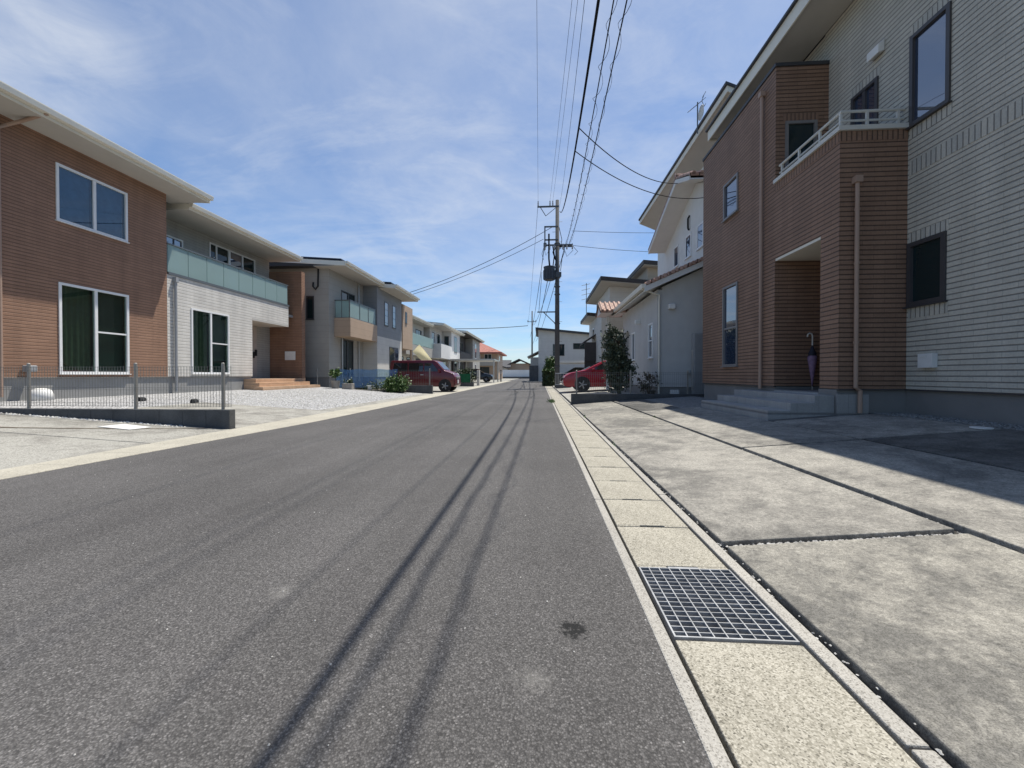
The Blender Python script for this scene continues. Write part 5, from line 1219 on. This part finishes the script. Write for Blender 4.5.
for i, (x0, z0, x1, z1, l) in enumerate(((PX - 1.25, 12.15, -2.3, 10.4, 'leftmost line from the top crossarm to the far pole'), (PX + .2, 9.3, -1.2, 10.3, 'right line from the mid crossarm to the far pole'), (PX - .85, 9.2, -1.9, 8.0, 'lower left line from the mid crossarm to the far pole'), (PX - .6, 7.2, -1.5, 6.6, 'lowest line from the drum transformer to the far pole'), (1.6, 9.2, -.8, 7.2, 'spiral line continuing from the pole to the far pole'))):
    cable(l, sagline((x0, PY, z0), (x1, 77.8, z1), .8, 24), .022 if i else .012, 5)
g = MB(); g.tube([(PX - 1.2, PY, 4.98), (PX - 1.0, PY, 7.6)], .015, 5); tag(g.build('stay_wire', 'wire'), 'stay wire rising from the low bracket of the nearer pole', 'cable')

# ================================================================== light, sky, camera
SUN = Vector((.24, .295, 1)).normalized()
elev = math.asin(SUN.z); azim = math.atan2(SUN.x, SUN.y)
w = bpy.data.worlds.new('World'); sc.world = w; w.use_nodes = True; nt = w.node_tree
bg = nt.nodes['Background']; bg.inputs['Strength'].default_value = .105
sky = N(nt, 'ShaderNodeTexSky', sky_type='NISHITA'); sky.sun_disc = False; sky.sun_elevation = elev; sky.sun_rotation = azim
sky.air_density = 1.0; sky.dust_density = .25; sky.ozone_density = 3.5
tc = N(nt, 'ShaderNodeTexCoord'); sep = N(nt, 'ShaderNodeSeparateXYZ'); nt.links.new(tc.outputs['Generated'], sep.inputs[0])
zm = N(nt, 'ShaderNodeMath', operation='MAXIMUM'); zm.inputs[1].default_value = .0; nt.links.new(sep.outputs[2], zm.inputs[0])
za = N(nt, 'ShaderNodeMath', operation='ADD'); za.inputs[1].default_value = .12; nt.links.new(zm.outputs[0], za.inputs[0])
dx = N(nt, 'ShaderNodeMath', operation='DIVIDE'); dy = N(nt, 'ShaderNodeMath', operation='DIVIDE')
nt.links.new(sep.outputs[0], dx.inputs[0]); nt.links.new(za.outputs[0], dx.inputs[1]); nt.links.new(sep.outputs[1], dy.inputs[0]); nt.links.new(za.outputs[0], dy.inputs[1])
cv = N(nt, 'ShaderNodeCombineXYZ'); nt.links.new(dx.outputs[0], cv.inputs[0]); nt.links.new(dy.outputs[0], cv.inputs[1])
def cmap(rot, sx, sy, loc=(0, 0, 0)):
    m1 = N(nt, 'ShaderNodeMapping'); m1.inputs['Rotation'].default_value = (0, 0, rad(rot)); m1.inputs['Scale'].default_value = (sx, sy, 1); m1.inputs['Location'].default_value = loc
    nt.links.new(cv.outputs[0], m1.inputs[0]); return m1.outputs[0]
veil = ramp(nt, noise(nt, cmap(25, .8, .45, (3.1, 1.7, 0)), 1.0, 6, .6, .6), [(.36, 0), (.72, 1)])
wisp = ramp(nt, noise(nt, cmap(-38, 1.0, 2.1, (.4, 7.3, 2)), 1.1, 9, .62, .9), [(.48, 0), (.82, 1)])
fine = ramp(nt, noise(nt, cmap(20, 1.9, 2.8, (1, 2, 0)), 1.6, 9, .7, .9), [(.42, 0), (.85, 1)])
# more veil towards the right half of the sky
def math2(op, a, b):
    n = N(nt, 'ShaderNodeMath', operation=op)
    for s_, v_ in ((n.inputs[0], a), (n.inputs[1], b)):
        if isinstance(v_, bpy.types.NodeSocket): nt.links.new(v_, s_)
        else: s_.default_value = v_
    return n.outputs[0]
soft = ramp(nt, noise(nt, cmap(15, .7, .5, (9.1, 2.2, 1)), 1.5, 7, .62, .4), [(.3, 0), (.75, 1)])
# a brighter bank of thin cloud stands over the road and to the right of it
dt = N(nt, 'ShaderNodeVectorMath', operation='DOT_PRODUCT'); nt.links.new(tc.outputs['Generated'], dt.inputs[0]); dt.inputs[1].default_value = Vector((.1, .84, .54)).normalized()
side = ramp(nt, dt.outputs['Value'], [(.55, .0), (.97, 1)])
cl = math2('MULTIPLY', veil, .2); cl = math2('ADD', cl, math2('MULTIPLY', wisp, .5)); cl = math2('ADD', cl, math2('MULTIPLY', math2('MULTIPLY', fine, veil), .35))
cl = math2('ADD', cl, math2('MULTIPLY', math2('MULTIPLY', soft, side), .6))
dp = N(nt, 'ShaderNodeVectorMath', operation='DOT_PRODUCT'); nt.links.new(tc.outputs['Generated'], dp.inputs[0]); dp.inputs[1].default_value = Vector((-1.33, .92, .79)).normalized()
puff = math2('MULTIPLY', ramp(nt, dp.outputs['Value'], [(.985, 0), (.999, 1)]), ramp(nt, noise(nt, cmap(40, 1.6, 1.2, (2, 5, 0)), 2.2, 6, .6, .3), [(.3, .25), (.62, 1)]))
cl = math2('ADD', cl, math2('MULTIPLY', puff, .5))
bank = ramp(nt, noise(nt, cmap(0, .5, .5, (5.6, .8, 0)), .8, 4, .5), [(.35, .55), (.65, 1)])
cl = math2('MINIMUM', math2('MULTIPLY', cl, bank), .9)
tint = mixc(nt, 1, sky.outputs[0], (.76, .93, 1.085), 'MULTIPLY')
cloud = mixc(nt, cl, tint, (6.3, 6.6, 7.0))
nt.links.new(cloud, bg.inputs['Color'])

sun = bpy.data.lights.new('sun', 'SUN'); sun.energy = 5.0; sun.angle = rad(.53); sun.color = (1, .945, .85)
so = bpy.data.objects.new('sun', sun); COL.objects.link(so); so.rotation_euler = SUN.to_track_quat('Z', 'Y').to_euler(); so.location = (10, 14, 40)

F = 410.0
cam = bpy.data.cameras.new('camera'); cam.sensor_width = 36; cam.sensor_fit = 'HORIZONTAL'; cam.lens = F / 1024 * 36
cam.shift_y = -4.7 / 1024; cam.clip_start = .05; cam.clip_end = 3000
co = bpy.data.objects.new('camera', cam); COL.objects.link(co); co.location = (0, 0, .86)
co.rotation_euler = (rad(90) - math.atan(4.3 / F), 0, math.atan(28 / F))
sc.camera = co
sc.render.resolution_x = 1024; sc.render.resolution_y = 768
vs = sc.view_settings; vs.view_transform = 'Standard'; vs.look = 'None'; vs.exposure = .3; vs.gamma = 1; vs.use_curve_mapping = False
sc.cycles.max_bounces = 8; sc.cycles.transparent_max_bounces = 16; sc.cycles.use_denoising = True
